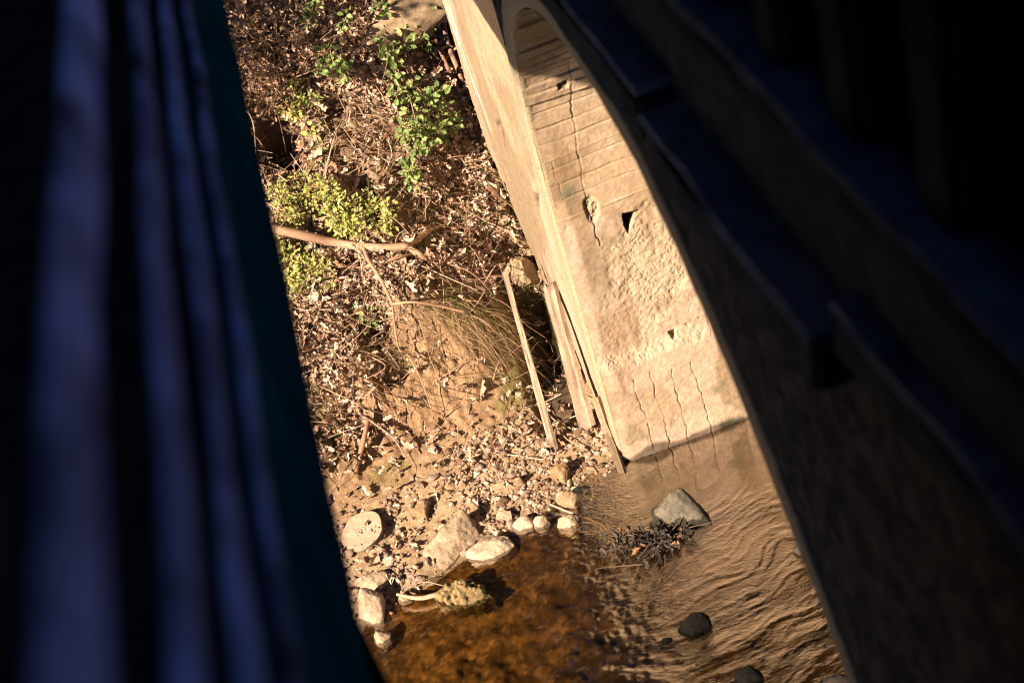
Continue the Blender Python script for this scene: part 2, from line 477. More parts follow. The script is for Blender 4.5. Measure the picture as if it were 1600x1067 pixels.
# form boards
bl = AR + wob - .03 * (TX - 1)
edges = [2.12, 2.27, 2.38, 2.50, 2.57, 2.70, 2.81, 2.93, 3.02, 3.10, 3.17, 3.25, 3.31, 3.37, 3.44, 3.52, 3.6, 3.72, 3.84, 3.96, 4.1, 4.2, 4.34, 4.46, 4.6, 4.72, 4.85, 5.0, 5.15, 5.3]
bid = np.searchsorted(edges, bl)
offs = np.random.default_rng(5).uniform(-1, 1, len(edges) + 2)
up = 1 - pl
amp = .0035 + .013 * sstep(2.85, 3.2, AR)
D += up * amp * offs[bid]
for k, e in enumerate(edges):
    st = (.4 + .6 * sstep(-.3, .3, fbm(TX * 5, e * 7, 0, 2, 231))) * (1 if k % 3 else 1.4)
    g = np.exp(-((bl - e + .004 * fbm(TX * 14, e * 3, 0, 2, 233)) / .0048) ** 2)
    D += up * g * (-.009 * st if k % 4 else .008 * st)
    Cw = Cw * (1 - (up * g * (.35 if k % 4 else -.1) * st)[..., None])
# vertical joint crack and smaller cracks
for P, w, dep, wl in ((wp((880, 78), (884, 110), (889, 160), (897, 205), (905, 250), (911, 285), (918, 320), (937, 385)), .0038, .010, .009),
                      (wp((985, 588), (993, 615), (1005, 640), (1012, 668), (1018, 700)), .003, .006, .009),
                      (wp((1013, 575), (1020, 610), (1034, 645), (1042, 680), (1048, 715)), .0032, .008, .009),
                      (wp((1045, 570), (1052, 600), (1063, 640), (1072, 680)), .003, .007, .01),
                      (wp((1075, 560), (1085, 590), (1097, 625), (1108, 660), (1115, 695)), .0032, .008, .009),
                      (wp((862, 255), (866, 275), (876, 300)), .003, .006, .01),
                      (wp((1068, 505), (1090, 498), (1112, 490)), .003, .006, .01)):
    d = polyline_dist(TX + wl * fbm(TX * 16, AR * 16, 0, 3, 241), AR + wl * fbm(TX * 16, AR * 16, 0, 3, 243), P)
    g = np.exp(-(d / w) ** 2) * (.5 + .7 * sstep(-.35, .25, fbm(TX * 9, AR * 9, 0, 3, 245)))
    D -= dep * g
    Cw = Cw * (1 - .5 * np.clip(g, 0, 1)[..., None])
# holes and rough patches
def hole(poly, dep, soft=.004):
    global D, Cw
    ins = np.ones_like(TX, bool)
    n = len(poly)
    inside = np.zeros_like(TX, bool)
    for k in range(n):
        (ax, az), (bx, bz) = poly[k], poly[(k + 1) % n]
        cross = ((az > AR) != (bz > AR)) & (TX < (bx - ax) * (AR - az) / (bz - az + 1e-12) + ax)
        inside ^= cross
    D = D - dep * inside
hole(wp((972, 334), (1001, 329), (990, 345), (982, 366), (975, 352)), .16)
hole(wp((862, 117), (878, 108), (880, 124), (864, 128)), .06)
hole(wp((1043, 518), (1056, 513), (1056, 524), (1050, 527)), .05)
rc = wp((1022, 410))[0]
rb = blob(TX, AR, rc, .30, .40, .3, 1)
D -= rb * (.010 + .005 * sstep(-.1, .5, fbm(TX * 42, AR * 42, 0, 4, 251, .7)) + .003 * fbm(TX * 12, AR * 12, 0, 2, 253))
Cw = Cw * (1 - rb[..., None] * .75) + np.array((.35, .27, .19)) * rb[..., None] * .75
rc2 = wp((925, 330))[0]
r2 = blob(TX, AR, rc2, .05, .12, .3, 2)
D -= r2 * (.01 + .02 * np.abs(fbm(TX * 40, AR * 40, 0, 3, 255)))
# stains, plus shade painted into the crown and one low patch
drip = (sstep(.05, .6, fbm(TX * 7, AR * .9, 0, 4, 291)) * .62)[..., None]
Cw = Cw * (1 - drip) + np.array((.17, .115, .065)) * drip
lite = (sstep(.15, .6, fbm(TX * 3.5, AR * 2.2, 0, 4, 293)) * .5)[..., None]
Cw = Cw * (1 - lite) + np.array((.40, .31, .225)) * lite
for c, rx, rz, colr, k in (((878, 268), .13, .10, brown, .55), ((905, 240), .10, .05, brown, .3), ((887, 300), .075, .075, olive, .85), ((866, 300), .05, .10, brown, .5),
                           ((910, 275), .03, .05, brown, .85), ((925, 420), .07, .14, grey, .6), ((940, 455), .10, .15, grey, .5), ((1050, 470), .25, .05, grey, .45),
                           ((1120, 600), .09, .05, olive * 1.3, .6), ((1010, 280), .16, .2, tan * 1.1, .5), ((960, 200), .16, .3, tan * 1.12, .6), ((1140, 655), .08, .06, olive * .6, .75)):  # last patch paints a leaf shadow beside the waterline
    b = blob(TX, AR, wp(c)[0], rx * 1.15, rz * 1.15, .7, int(c[0]))[..., None] * min(1, k * 1.2)
    Cw = Cw * (1 - b) + colr * b
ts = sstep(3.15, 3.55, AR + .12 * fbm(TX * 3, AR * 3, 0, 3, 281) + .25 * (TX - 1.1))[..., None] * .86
Cw = Cw * (1 - ts) + np.array((.075, .050, .026)) * ts  # crown darkened: brown board stain plus painted arch shade
# lower plinth standing proud under a broken sloping shoulder
lz = np.interp(TX, [p[0] for p in wp((915, 560), (990, 540), (1060, 512), (1100, 500))], [p[1] for p in wp((915, 560), (990, 540), (1060, 512), (1100, 500))])
lz = lz + .02 * fbm(TX * 7, AR * 3, 0, 3, 261)
pr = 1 - sstep(lz - .14, lz, AR)
D += .045 * pr
sh = np.exp(-((AR - lz + .07) / .06) ** 2)
D -= sh * .007 * sstep(.0, .5, fbm(TX * 40, AR * 40, 0, 4, 265, .7))
Cw = Cw * (1 - .25 * sh[..., None]) + np.array((.52, .33, .23)) * .25 * sh[..., None]
D += pr * (.0012 * fbm(TX * 20, AR * 20, 0, 4, 267, .65))
pit = sstep(.28, .45, fbm(TX * 34, AR * 34, 0, 3, 271)) * sstep(-.1, .3, fbm(TX * 3, AR * 3, 0, 2, 273))
D -= .003 * pit * pl
wetl = 1 - sstep(.03, .075, AR - .035 * fbm(TX * 5, 0 * AR, 0, 3, 275))
Cw = Cw * (1 - .72 * wetl[..., None])
gf = np.exp(-((TX - XF) / .05) ** 2)
D = D * (1 - .5 * gf)
V = np.stack([TX, Pc[:, 0][:, None] + Nc[:, 0][:, None] * D, Pc[:, 1][:, None] + Nc[:, 1][:, None] * D], -1)
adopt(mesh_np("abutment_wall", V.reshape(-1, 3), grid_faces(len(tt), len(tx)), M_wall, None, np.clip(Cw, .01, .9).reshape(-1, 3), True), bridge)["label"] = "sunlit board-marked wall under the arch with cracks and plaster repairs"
# -- the rest of the arch barrel
mb = MB()
t2 = np.linspace(5.99, ln[-1], 90); x2 = np.linspace(XF + .002, XB, 12)
P2 = curve(t2)
V = np.stack([np.repeat(x2[None], 90, 0), np.repeat(P2[:, :1], 12, 1), np.repeat(P2[:, 1:], 12, 1)], -1)
mb.add(V.reshape(-1, 3), grid_faces(90, 12))
t3 = np.linspace(0.0, 6.0, 60); x3 = np.linspace(2.29, XB, 8); P3 = curve(t3)
V = np.stack([np.repeat(x3[None], 60, 0), np.repeat(P3[:, :1], 8, 1), np.repeat(P3[:, 1:], 8, 1)], -1)
mb.add(V.reshape(-1, 3), grid_faces(60, 8))
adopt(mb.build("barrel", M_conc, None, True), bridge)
# -- pier face left of the opening (sunlit)
py_ = np.arange(7.83, 11.001, .0125); pz_ = np.arange(-.6, 4.72, .0125)
YY, ZP = np.meshgrid(py_, pz_, indexing='ij')
D = .004 * fbm(YY * 3, ZP * 3, 0, 4, 401) + .0015 * fbm(YY * 30, ZP * 30, 0, 2, 404)
q = sstep(-.4, .5, fbm(YY * 1.2, ZP * 1.2, 0, 4, 407))[..., None]
Cf = np.array((.30, .23, .155)) * (1 - q) + np.array((.21, .155, .10)) * q
prp = (1 - sstep(.0, .35, YY - 7.9 - .75 * (2.6 - ZP) * .6 + .25 * fbm(YY * 3, ZP * 3, 0, 4, 411))) * (1 - sstep(2.2, 2.9, ZP + .3 * fbm(YY * 2, ZP * 2, 0, 3, 413)))
Cf = Cf * (1 - .8 * prp[..., None]) + np.array((.37, .275, .205)) * .8 * prp[..., None]
D -= prp * .008
for P, w, k in ((fp((702, 0), (715, 60), (738, 125), (762, 190)), .10, .85), (fp((695, 0), (708, 50), (728, 110)), .06, .6), (fp((720, 60), (745, 130)), .03, .5)):
    d = polyline_dist(YY + .02 * fbm(YY * 6, ZP * 2, 0, 3, 415), ZP, P)
    g = np.exp(-(d / w) ** 2) * sstep(-.45, .1, fbm(YY * 20, ZP * 1.4, 0, 3, 419))
    Cf = Cf * (1 - k * g[..., None]) + np.array((.72, .68, .64)) * k * g[..., None]
for P, w, dep in ((fp((728, 0), (745, 60), (765, 130), (782, 190), (790, 230)), .02, .010), (fp((782, 190), (776, 196)), .02, .012),
                  (fp((838, 300), (836, 325), (843, 345)), .035, .03), (fp((790, 265), (793, 276)), .035, .03), (fp((850, 380), (866, 420), (880, 440)), .015, .01)):
    d = polyline_dist(YY + .03 * fbm(YY * 10, ZP * 10, 0, 3, 421), ZP + .02 * fbm(YY * 10, ZP * 10, 0, 3, 423), P)
    g = np.exp(-(d / w) ** 2)
    D -= dep * g
    Cf = Cf * (1 - .6 * g[..., None])
sp = sstep(.3, .5, fbm(YY * 40, ZP * 40, 0, 2, 431)) * sstep(-.2, .3, fbm(YY * 2, ZP * 2, 0, 2, 433))
D -= .004 * sp
Cf = Cf * (1 - .35 * sp[..., None])
st = sstep(.0, .6, fbm(YY * 4.5, ZP * .8, 0, 4, 437))[..., None] * .5
Cf = Cf * (1 - st) + np.array((.26, .19, .12)) * st
wl = (1 - sstep(.02, .09, ZP))[..., None]
Cf = Cf * (1 - .5 * wl)
V = np.stack([XF - D, YY, ZP], -1)
adopt(mesh_np("pier_face", V.reshape(-1, 3), grid_faces(len(py_), len(pz_)), M_wall, None, np.clip(Cf, .01, .9).reshape(-1, 3), True), bridge)["label"] = "sunlit tan pier face with white drip streaks"
# -- spandrel wall above and beyond the arch (in shade)
mb = MB()
ta = np.linspace(0.5, ln[-1], 700)
oc = curve(ta) - cnormal(ta) * .10
up_i = oc[:, 1] > 0.2
oy, oz = oc[up_i, 0], oc[up_i, 1]
od = np.argsort(oy)
def archz(y):
    return np.where((y < 2.56) | (y > 7.86), -.6, np.interp(y, oy[od], oz[od]))
ys = np.r_[np.arange(-5, 2.5, .25), np.arange(2.5, 7.84, .03)]
zt = np.linspace(0, 1, 40)
Y2 = np.repeat(ys[:, None], 40, 1)
Z2 = archz(ys)[:, None] * (1 - zt) + 4.72 * zt
dd = .008 * fbm(Y2 * 3, Z2 * 3, 0, 4, 451)
mb.add(np.stack([XF + .001 - dd, Y2, Z2], -1).reshape(-1, 3), grid_faces(len(ys), 40))
mb.add([(XB, -5, -.6), (XB, 2.6, -.6), (XB, 2.6, 4.7), (XB, -5, 4.7)], [(0, 1, 2, 3)])
mb.add([(XB, 7.8, -.6), (XB, 11, -.6), (XB, 11, 4.7), (XB, 7.8, 4.7)], [(0, 1, 2, 3)])
yb = np.arange(2.6, 7.81, .05)
zb = archz(yb)
mb.add(np.concatenate([np.c_[np.full(len(yb), XB), yb, zb], np.c_[np.full(len(yb), XB), yb, np.full(len(yb), 4.7)]]),
       [(k, k + 1, len(yb) + k + 1, len(yb) + k) for k in range(len(yb) - 1)])
mb.add([(XF, 11, -.6), (XB, 11, -.6), (XB, 11, 4.7), (XF, 11, 4.7)], [(0, 1, 2, 3)])
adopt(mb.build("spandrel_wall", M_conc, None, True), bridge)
# -- raised arch ring with a bevelled inner edge
def ring(t0, t1, n, mat, tint):
    tr_ = np.linspace(t0, t1, n)
    c0, n0 = curve(tr_), cnormal(tr_)
    prof = [(XF + .035, -.004), (XF + .012, .004), (XF - .006, -.010), (XF - .016, -.03), (XF - .016, -.15), (XF - .012, -.16), (XF - .002, -.165), (XF + .02, -.17)]
    V = np.concatenate([[(x, c[0] + m[0] * o, c[1] + m[1] * o) for x, o in prof] for c, m in zip(c0, n0)])
    V[:, 0] += .003 * fbm(V[:, 1] * 8, V[:, 2] * 8, 0, 3, 471)
    return mesh_np("arch_ring", V, grid_faces(n, len(prof)), mat, None, tint, True)
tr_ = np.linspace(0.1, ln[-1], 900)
kb = (1 - sstep(3.3, 4.2, tr_ + .25 * fbm(tr_ * 3, 0, 0, 3, 475)))[:, None]  # plaster tan low on the sunlit leg; shade painted into the rest
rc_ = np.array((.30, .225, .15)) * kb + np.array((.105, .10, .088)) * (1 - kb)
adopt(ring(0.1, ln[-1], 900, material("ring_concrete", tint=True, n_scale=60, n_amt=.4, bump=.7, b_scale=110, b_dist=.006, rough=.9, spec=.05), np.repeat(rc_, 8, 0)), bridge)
# -- string courses: broken ledges that run along the face
def ledge(z, xo, y0, y1, th, seed):
    b = adopt(bm_obj("ledge", box_bm(xo + .006, 1.05, y0, y1, z - th, z - .022, .016, .08, .012, seed), M_dark, None, False), bridge)
    c = bm_obj("ledge_lit_top", box_bm(xo, 1.05, y0 - .003, y1 + .003, z - .0215, z + .004, .010, .08, .011, seed + 50), M_skylit)  # thin added slab whose bluish colour paints skylight on the ledge
    c.parent = b
    c.matrix_parent_inverse = b.matrix_world.inverted() if False else Matrix.Translation(bridge.location).inverted() @ Matrix.Translation(bridge.location)
    return b
ledge(4.83, .855, 4.02, 11.3, .20, 1)
ledge(4.765, .85, 2.66, 4.0, .20, 2)
ledge(4.87, .915, -5, 2.64, .16, 3)
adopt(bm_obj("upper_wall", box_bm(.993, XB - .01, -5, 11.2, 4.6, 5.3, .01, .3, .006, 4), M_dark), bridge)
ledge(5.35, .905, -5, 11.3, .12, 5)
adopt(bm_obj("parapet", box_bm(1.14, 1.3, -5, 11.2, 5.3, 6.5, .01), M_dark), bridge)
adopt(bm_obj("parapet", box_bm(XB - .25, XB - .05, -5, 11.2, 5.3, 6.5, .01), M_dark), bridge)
for k in range(26):
    y0 = -3.4 + k * .42
    adopt(bm_obj("pilaster", box_bm(.98, 1.16, y0, y0 + .16, 5.345, 6.42, .02), M_dark), bridge)
adopt(bm_obj("coping", box_bm(1.06, 1.36, -5, 11.3, 6.42, 6.58, .02), M_dark), bridge)

# ------------------------------------------------------------------ timber footbridge on the left
foot = thing("footbridge", (-1.1, 5, 5.1), "timber footbridge side in deep shade, its rail boards close to the lens coloured skylight-blue", "footbridge")
XL = -.30
def plank(name, x0, x1, y0, y1, z0, z1, mat, seed=0, jit=.006):
    return adopt(bm_obj(name, box_bm(x0, x1, y0, y1, z0, z1, .006, .25, jit, seed), mat), foot)
for k, (zt_, zb_) in enumerate(((6.38, 6.29), (6.138, 6.066), (5.94, 5.875), (5.735, 5.688))):
    plank("rail_board", XL - .02, XL, -10, 13.5, zb_, zt_, M_blue, 20 + k)
plank("fascia_beam", XL - .09, XL - .004, -10, 14.5, 5.165, 5.67, M_teal, 30)
for k in range(9):
    yy = -3 + k * 1.9
    plank("rail_post", XL - .14, XL - .045, yy, yy + .1, 5.2, 6.4, M_deck, 40 + k, .002)
plank("deck", -2.02, XL - .1, -10, 15, 5.52, 5.6, M_deck, 50)
plank("girder", -2.06, -1.96, -10, 15, 5.50, 5.62, M_deck, 51)
plank("blocker_wall", -2.08, -2.02, -10, 16, 5.45, 9.1, M_deck, 52)  # tall wall added to keep sun off the deck and ledges
plank("blocker_roof", -2.5, -.22, -10, 16, 9.1, 9.2, M_deck, 53)  # unseen roof added to cut down sky and sun
plank("abutment", -2.1, -.34, -10, 2.1, -.6, 5.1, M_conc, 54)  # unseen block added to keep sun off the near arch ring
for k in range(8):
    yy = .4 + k * 1.9
    plank("joist", -1.95, XL - .1, yy, yy + .12, 5.42, 5.515, M_deck, 60 + k, .002)
# ------------------------------------------------------------------ leaves
def template(kind):
    if kind == 'oak':
        xs = [0, .2, .35, .5, .66, .82, 1.0]; w = [0, .20, .11, .27, .15, .22, 0]
    else:
        xs = [0, .18, .36, .54, .72, .88, 1.0]; w = [0, .20, .31, .32, .24, .12, 0]
    n = len(xs)
    V = [(x, 0, 0) for x in xs] + [(xs[k], w[k], 0) for k in range(1, n - 1)] + [(xs[k], -w[k], 0) for k in range(1, n - 1)]
    F = []
    m = n - 2
    for sgn, b in ((1, n), (-1, n + m)):
        tri = [(0, 1, b)] + [t for k in range(1, n - 2) for t in ((k, k + 1, b + k), (k, b + k, b + k - 1))] + [(n - 2, n - 1, b + m - 1)]
        F += tri if sgn > 0 else [t[::-1] for t in tri]
    return np.array(V, float), np.array(F)

def leaves(P, Nrm, size, tilt, kind, curl, R, axis=None, bend=.35):
    T, F = template(kind)
    n = len(P)
    Nn = Nrm + tilt * R.normal(size=(n, 3))
    Nn /= np.linalg.norm(Nn, axis=1)[:, None]
    A = R.normal(size=(n, 3)) if axis is None else axis + .35 * R.normal(size=(n, 3))
    A -= (A * Nn).sum(1)[:, None] * Nn
    A /= np.linalg.norm(A, axis=1)[:, None]
    B = np.cross(Nn, A)
    cu = R.uniform(-curl, curl, n) + .5 * curl
    be = R.uniform(-bend, bend, n)
    wd = R.uniform(.75, 1.2, n)
    lx, ly = T[:, 0], T[:, 1]
    lz = cu[:, None] * np.abs(ly)[None] * 1.6 + be[:, None] * (lx * lx)[None] + .10 * R.normal(size=(n, len(T)))* (np.abs(ly)[None] > 0)
    lyy = ly[None] * wd[:, None] * (1 - .35 * np.clip(np.abs(cu), 0, 1))[:, None]
    V = P[:, None] + size[:, None, None] * (A[:, None] * lx[None, :, None] + B[:, None] * lyy[..., None] + Nn[:, None] * lz[..., None])
    Ff = (F[None] + (np.arange(n) * len(T))[:, None, None]).reshape(-1, 3)
    return V.reshape(-1, 3), Ff, len(T)

def bank_pts(n, R, x0=-2.4, x1=1.0, y0=8.2, y1=13.4):
    x = R.uniform(x0, x1, n); y = R.uniform(y0, y1, n)
    return x, y

R = np.random.default_rng(21)
x, y = bank_pts(50000, R, y0=7.3)
s = y - shore(x)
dens = sstep(1.55, 2.1, s + .25 * fbm(x * 1.3, y * 1.3, 0, 3, 501) - .35 * sstep(-.1, .5, x) * sstep(2.6, 2.0, s)) * (.22 + .78 * sstep(-.35, .2, fbm(x * 2.2, y * 2.2, 0, 3, 503)))
dens = np.maximum(dens, .045 * (s > .15))
dens = np.maximum(dens, .8 * sstep(.3, .6, x) * sstep(1.9, 2.3, s))
dens = np.maximum(dens, .75 * sstep(-.35, -.8, x) * sstep(1.15, 1.5, s))
keep = R.random(len(x)) < dens
keep &= ~((x > .93) & (y < 11.05))
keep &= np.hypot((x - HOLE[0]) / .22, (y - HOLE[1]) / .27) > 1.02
x, y = x[keep], y[keep]
z = ground(x, y)
Nn = gnormal(x, y)
P = np.stack([x, y, z], -1) + Nn * (R.random(len(x)) ** 2 * .10)[:, None]
sz = np.exp(R.normal(-2.92, .42, len(x)))
V, F, k = leaves(P, Nn, sz, .36, 'oak', .7, R)
pal = np.array([(.52, .345, .25), (.57, .41, .31), (.45, .29, .20), (.32, .19, .12), (.62, .48, .38), (.21, .125, .078)])
c = pal[R.choice(len(pal), len(x), p=[.27, .24, .2, .12, .11, .06])] * R.uniform(.8, 1.15, (len(x), 1))
litter = mesh_np("leaf_litter", V, F, M_leaf, None, np.repeat(c, k, 0), False)
tag(litter, "dry brown oak leaves strewn over the bank", None, None, "stuff")
print("leaves", len(x))

# fine twigs in the litter
mb = MB()
for k in range(2600):
    x0, y0 = R.uniform(-2.2, .95), R.uniform(8.3, 13)
    if R.random() > .25 + .75 * sstep(1.3, 2.0, y0 - shore(x0)): continue
    if x0 > .9 and y0 < 11.1: continue
    L_ = .07 + .5 * R.random() ** 2
    th = R.uniform(0, 6.28)
    d = np.array((math.cos(th), math.sin(th), 0))
    nn_ = gnormal(np.array([x0]), np.array([y0]))[0]
    d -= d @ nn_ * nn_
    b = np.array((x0, y0, ground(x0, y0))) + nn_ * R.uniform(.01, .07)
    mid = b + d * L_ * .5 + R.normal(size=3) * .02
    g = R.uniform(.7, 1.5)
    tube(mb, [b, mid, b + d * L_ + nn_ * R.uniform(-.02, .08)], np.array((1, .8, .5)) * R.uniform(.0018, .0052), 4, 3, 0, np.array(((.22, .14, .09), (.42, .32, .24))[k % 3 == 0]) * g)
for k in range(230):                         # long loose stems arching over the litter
    x0, y0 = R.uniform(-2.3, .5), R.uniform(8.6, 12.6)
    if y0 - shore(x0) < 1.5: continue
    L_ = R.uniform(.3, .95)
    th = R.uniform(0, 6.28)
    d = np.array((math.cos(th), math.sin(th), 0))
    nn_ = gnormal(np.array([x0]), np.array([y0]))[0]
    d -= d @ nn_ * nn_
    b = np.array((x0, y0, float(ground(x0, y0)))) + nn_ * .03
    e = b + d * L_
    if e[0] > .9: continue
    e[2] = float(ground(e[0], e[1])) + R.uniform(.02, .15)
    mid = (b + e) / 2 + nn_ * R.uniform(.03, .22) + R.normal(size=3) * .04
    c = np.array(((.20, .12, .075), (.34, .24, .17), (.26, .15, .10))[k % 3]) * R.uniform(.8, 1.3)
    r0 = R.uniform(.0025, .006)
    tube(mb, [b, mid, e], np.array((1, .8, .45)) * r0, 5, 5, .1, c)
    if k % 2:
        q = (b + mid) / 2
        tube(mb, [mid, mid + (e - b) * .2 + R.normal(size=3) * .08, mid + (e - b) * .35 + R.normal(size=3) * .15], np.array((.7, .5, .3)) * r0, 4, 4, 0, c)
tag(mb.build("twig_litter", M_stick), "thin dry twigs lying among the dead leaves on the bank", None, None, "stuff")

# ------------------------------------------------------------------ stones
def rock_mesh(dims, seed, sub=3, cuts=9, rough=.05, sq=.75):
    R = np.random.default_rng(seed)
    bm = bmesh.new()
    bmesh.ops.create_icosphere(bm, subdivisions=sub, radius=1.0)
    P = np.array([v.co[:] for v in bm.verts])
    F = np.array([[v.index for v in f.verts] for f in bm.faces])
    bm.free()
    for k in range(cuts):
        n = R.normal(size=3); n /= np.linalg.norm(n)
        d = R.uniform(sq - .15, sq + .12)
        e = P @ n - d
        P = P - np.clip(e, 0, None)[:, None] * n * .96
    r = 1 + rough * fbm(P[:, 0] * 2.2 + seed, P[:, 1] * 2.2, P[:, 2] * 2.2, 4, seed)
    return P * r[:, None] * np.array(dims), F

def hull_rock(name, bottom, top, depth, label, colr, group=None, zb=-.02, seed=0, rough=.006, extra=None, cat="rock", wet=.018):
    pxh = np.mean([q[1] for q in bottom]) - min(q[1] for q in top)
    depth = min(depth, .0030 * pxh)
    if 34 <= pxh < 60 and zb > -.015:
        cx_, cy_ = np.mean([q[0] for q in bottom + top]), np.mean([q[1] for q in bottom + top])
        bottom = [(cx_ + (a - cx_) * 1.15, cy_ + (b - cy_) * 1.1) for a, b in bottom]
        top = [(cx_ + (q[0] - cx_) * 1.15, cy_ + (q[1] - cy_) * 1.15) + tuple(q[2:]) for q in top]
    if pxh < 34:
        cx_, cy_ = np.mean([q[0] for q in bottom + top]), np.mean([q[1] for q in bottom + top])
        bottom = [(cx_ + (a - cx_) * 1.2, cy_ + (b - cy_) * 1.15) for a, b in bottom]
        top = [(cx_ + (q[0] - cx_) * 1.2, cy_ + (q[1] - cy_) * 1.25) + tuple(q[2:]) for q in top]
    b = [on(2, zb, *p) for p in bottom]
    y0 = np.mean([p[1] for p in b])
    tp = [on(1, y0 + depth * (1 if len(q) < 3 else q[2]), q[0], q[1]) for q in top]
    base = [np.array((p[0], p[1] + depth * .9, zb - .05)) for p in b] + [np.array((p[0], p[1], zb - .08)) for p in b]
    bm = bmesh.new()
    for p in b + tp + base: bm.verts.new(p)
    bmesh.ops.convex_hull(bm, input=bm.verts[:])
    bmesh.ops.delete(bm, geom=[v for v in bm.verts if not v.link_faces], context='VERTS')
    tmp = bpy.data.meshes.new("tmp"); bm.to_mesh(tmp); bm.free()
    to = bpy.data.objects.new("tmp", tmp); COL.objects.link(to)
    md = to.modifiers.new("r", 'REMESH'); md.mode = 'VOXEL'; md.voxel_size = .0075 if pxh < 45 else .010
    dg = bpy.context.evaluated_depsgraph_get()
    ev = to.evaluated_get(dg).to_mesh()
    P = np.empty(len(ev.vertices) * 3); ev.vertices.foreach_get("co", P); P = P.reshape(-1, 3)
    F = np.array([list(p.vertices) for p in ev.polygons])
    E_ = np.array([list(e.vertices) for e in ev.edges])
    to.evaluated_get(dg).to_mesh_clear()
    bpy.data.objects.remove(to); bpy.data.meshes.remove(tmp)
    cnt = np.bincount(E_.ravel(), minlength=len(P))[:, None]
    for _ in range(1 if pxh > 55 else 3):
        acc = np.zeros_like(P)
        np.add.at(acc, E_[:, 0], P[E_[:, 1]]); np.add.at(acc, E_[:, 1], P[E_[:, 0]])
        P = .4 * P + .6 * acc / np.maximum(cnt, 1)
    # break off a few chips along random planes so that no face stays flat
    Rk = np.random.default_rng(900 + seed)
    ctr, ext = P.mean(0), np.abs(P - P.mean(0)).max(0)
    for _ in range(0 if pxh > 55 else 7):
        nn = Rk.normal(size=3); nn[2] = abs(nn[2]); nn /= np.linalg.norm(nn)
        pr = ((P - ctr) / ext) @ nn
        cut = np.quantile(pr, Rk.uniform(.90, .97))
        P = P - np.clip(pr - cut, 0, None)[:, None] * nn * ext * .8
    tri_ = P[F[:, [0, 1, 2]]]
    fn = np.cross(tri_[:, 1] - tri_[:, 0], tri_[:, 2] - tri_[:, 0])
    N_ = np.zeros_like(P)
    for k in range(F.shape[1]): np.add.at(N_, F[:, k], fn)
    N_ /= np.linalg.norm(N_, axis=1)[:, None] + 1e-12
    P = P + N_ * (rough * fbm(P[:, 0] * 12 + seed, P[:, 1] * 12, P[:, 2] * 12, 4, seed) + rough * .5 * fbm(P[:, 0] * 45, P[:, 1] * 45, P[:, 2] * 45, 2, seed + 3))[:, None]
    c = np.broadcast_to(np.asarray(colr, float) * (.85, .80, .78), P.shape).copy()
    vv = fbm(P[:, 0] * 9, P[:, 1] * 9, P[:, 2] * 9, 3, seed + 9)[:, None]
    c *= 1 + .25 * vv
    c *= np.where(P[:, 2:3] < wet + .6 * wet * vv, .3, 1)       # wet foot of the stone
    o = mesh_np(name, P, F, M_stone, None, c, True)
    return tag(o, label, cat, group)

pale = (.48, .38, .28)
hull_rock("rock", [(655, 880), (697, 893), (757, 842), (738, 858)], [(664, 858, .45), (722, 795, 1.0), (757, 836, .8), (690, 835, .75)], .22,
          "large angular slab of pale rock lying slanted at the water's edge", (.37, .285, .20), None, .0, 1, .009)
hull_rock("rock", [(731, 872), (752, 879), (790, 872), (806, 860)], [(738, 856, .5), (768, 836, 1), (788, 838, 1), (806, 852, .8)], .2,
          "rounded white-topped boulder half in water beside the slanted slab", (.52, .42, .31), None, -.01, 2, .006)
hull_rock("rock", [(802, 826), (815, 834), (832, 826)], [(803, 812), (816, 804), (832, 810)], .12, "small pale cracked rock between the white boulder and a smaller stone", pale, None, .0, 3)
hull_rock("rock", [(836, 824), (846, 828), (858, 818)], [(836, 806), (844, 803), (860, 810)], .10, "small cream rock just left of the squarish waterside block", pale, None, .0, 4)
hull_rock("rock", [(875, 826), (900, 828), (902, 818)], [(876, 806), (884, 803), (902, 806), (915, 812)], .12, "squarish pale block with a bright wet top at the waterline", (.50, .39, .27), None, .0, 5)
hull_rock("rock", [(566, 968), (585, 978), (600, 972)], [(561, 922), (590, 918), (598, 935), (604, 950)], .25, "tall cracked pale rock at the foot of the dark footbridge edge", (.40, .31, .23), None, .0, 6)
hull_rock("rock", [(585, 1004), (600, 1012), (610, 1002)], [(588, 985), (606, 986)], .14, "low grey-tan rock in the water below the tall cracked rock", (.36, .28, .19), None, .0, 7)
hull_rock("rock", [(556, 912), (590, 920), (606, 905)], [(560, 900), (608, 892)], .12, "flat pale rock casting a black shadow above the tall cracked rock", (.40, .31, .22), None, .06, 8)
hull_rock("rock", [(1028, 815), (1060, 830), (1108, 818)], [(1034, 795, .5), (1050, 772, .8), (1064, 765, 1), (1088, 790, .6), (1104, 800, .5)], .22,
          "grey pointed rock standing in the stream in front of the arch wall", (.14, .13, .105), None, .0, 9, wet=.062)
hull_rock("rock", [(1062, 985), (1085, 992), (1108, 980)], [(1070, 968), (1090, 955), (1108, 965)], 0.05, "black wet rock breaking the middle of the rippled stream", (.006, .006, .0055), None, .004, 10)
hull_rock("rock", [(1030, 1002), (1042, 1005), (1052, 1000)], [(1034, 995), (1048, 995)], 0.02, "small black wet stone showing just below the black stream rock", (.006, .006, .0055), None, .004, 11)
hull_rock("rock", [(1150, 1062), (1170, 1070), (1190, 1062)], [(1152, 1050), (1168, 1040), (1186, 1050)], 0.04, "black wet rock at the bottom edge of the stream", (.006, .006, .0055), None, .004, 12)
hull_rock("rock", [(1282, 1068), (1305, 1074), (1332, 1068)], [(1290, 1058), (1310, 1052), (1330, 1060)], 0.04, "dark rock in the water at the foot of the shaded arch ring", (.03, .026, .022), None, .004, 13)
hull_rock("rock", [(1240, 862), (1252, 868), (1264, 864)], [(1242, 852), (1252, 846), (1262, 850)], 0.03, "small dark rock half hidden behind the shaded arch ring", (.06, .052, .042), None, .004, 14)
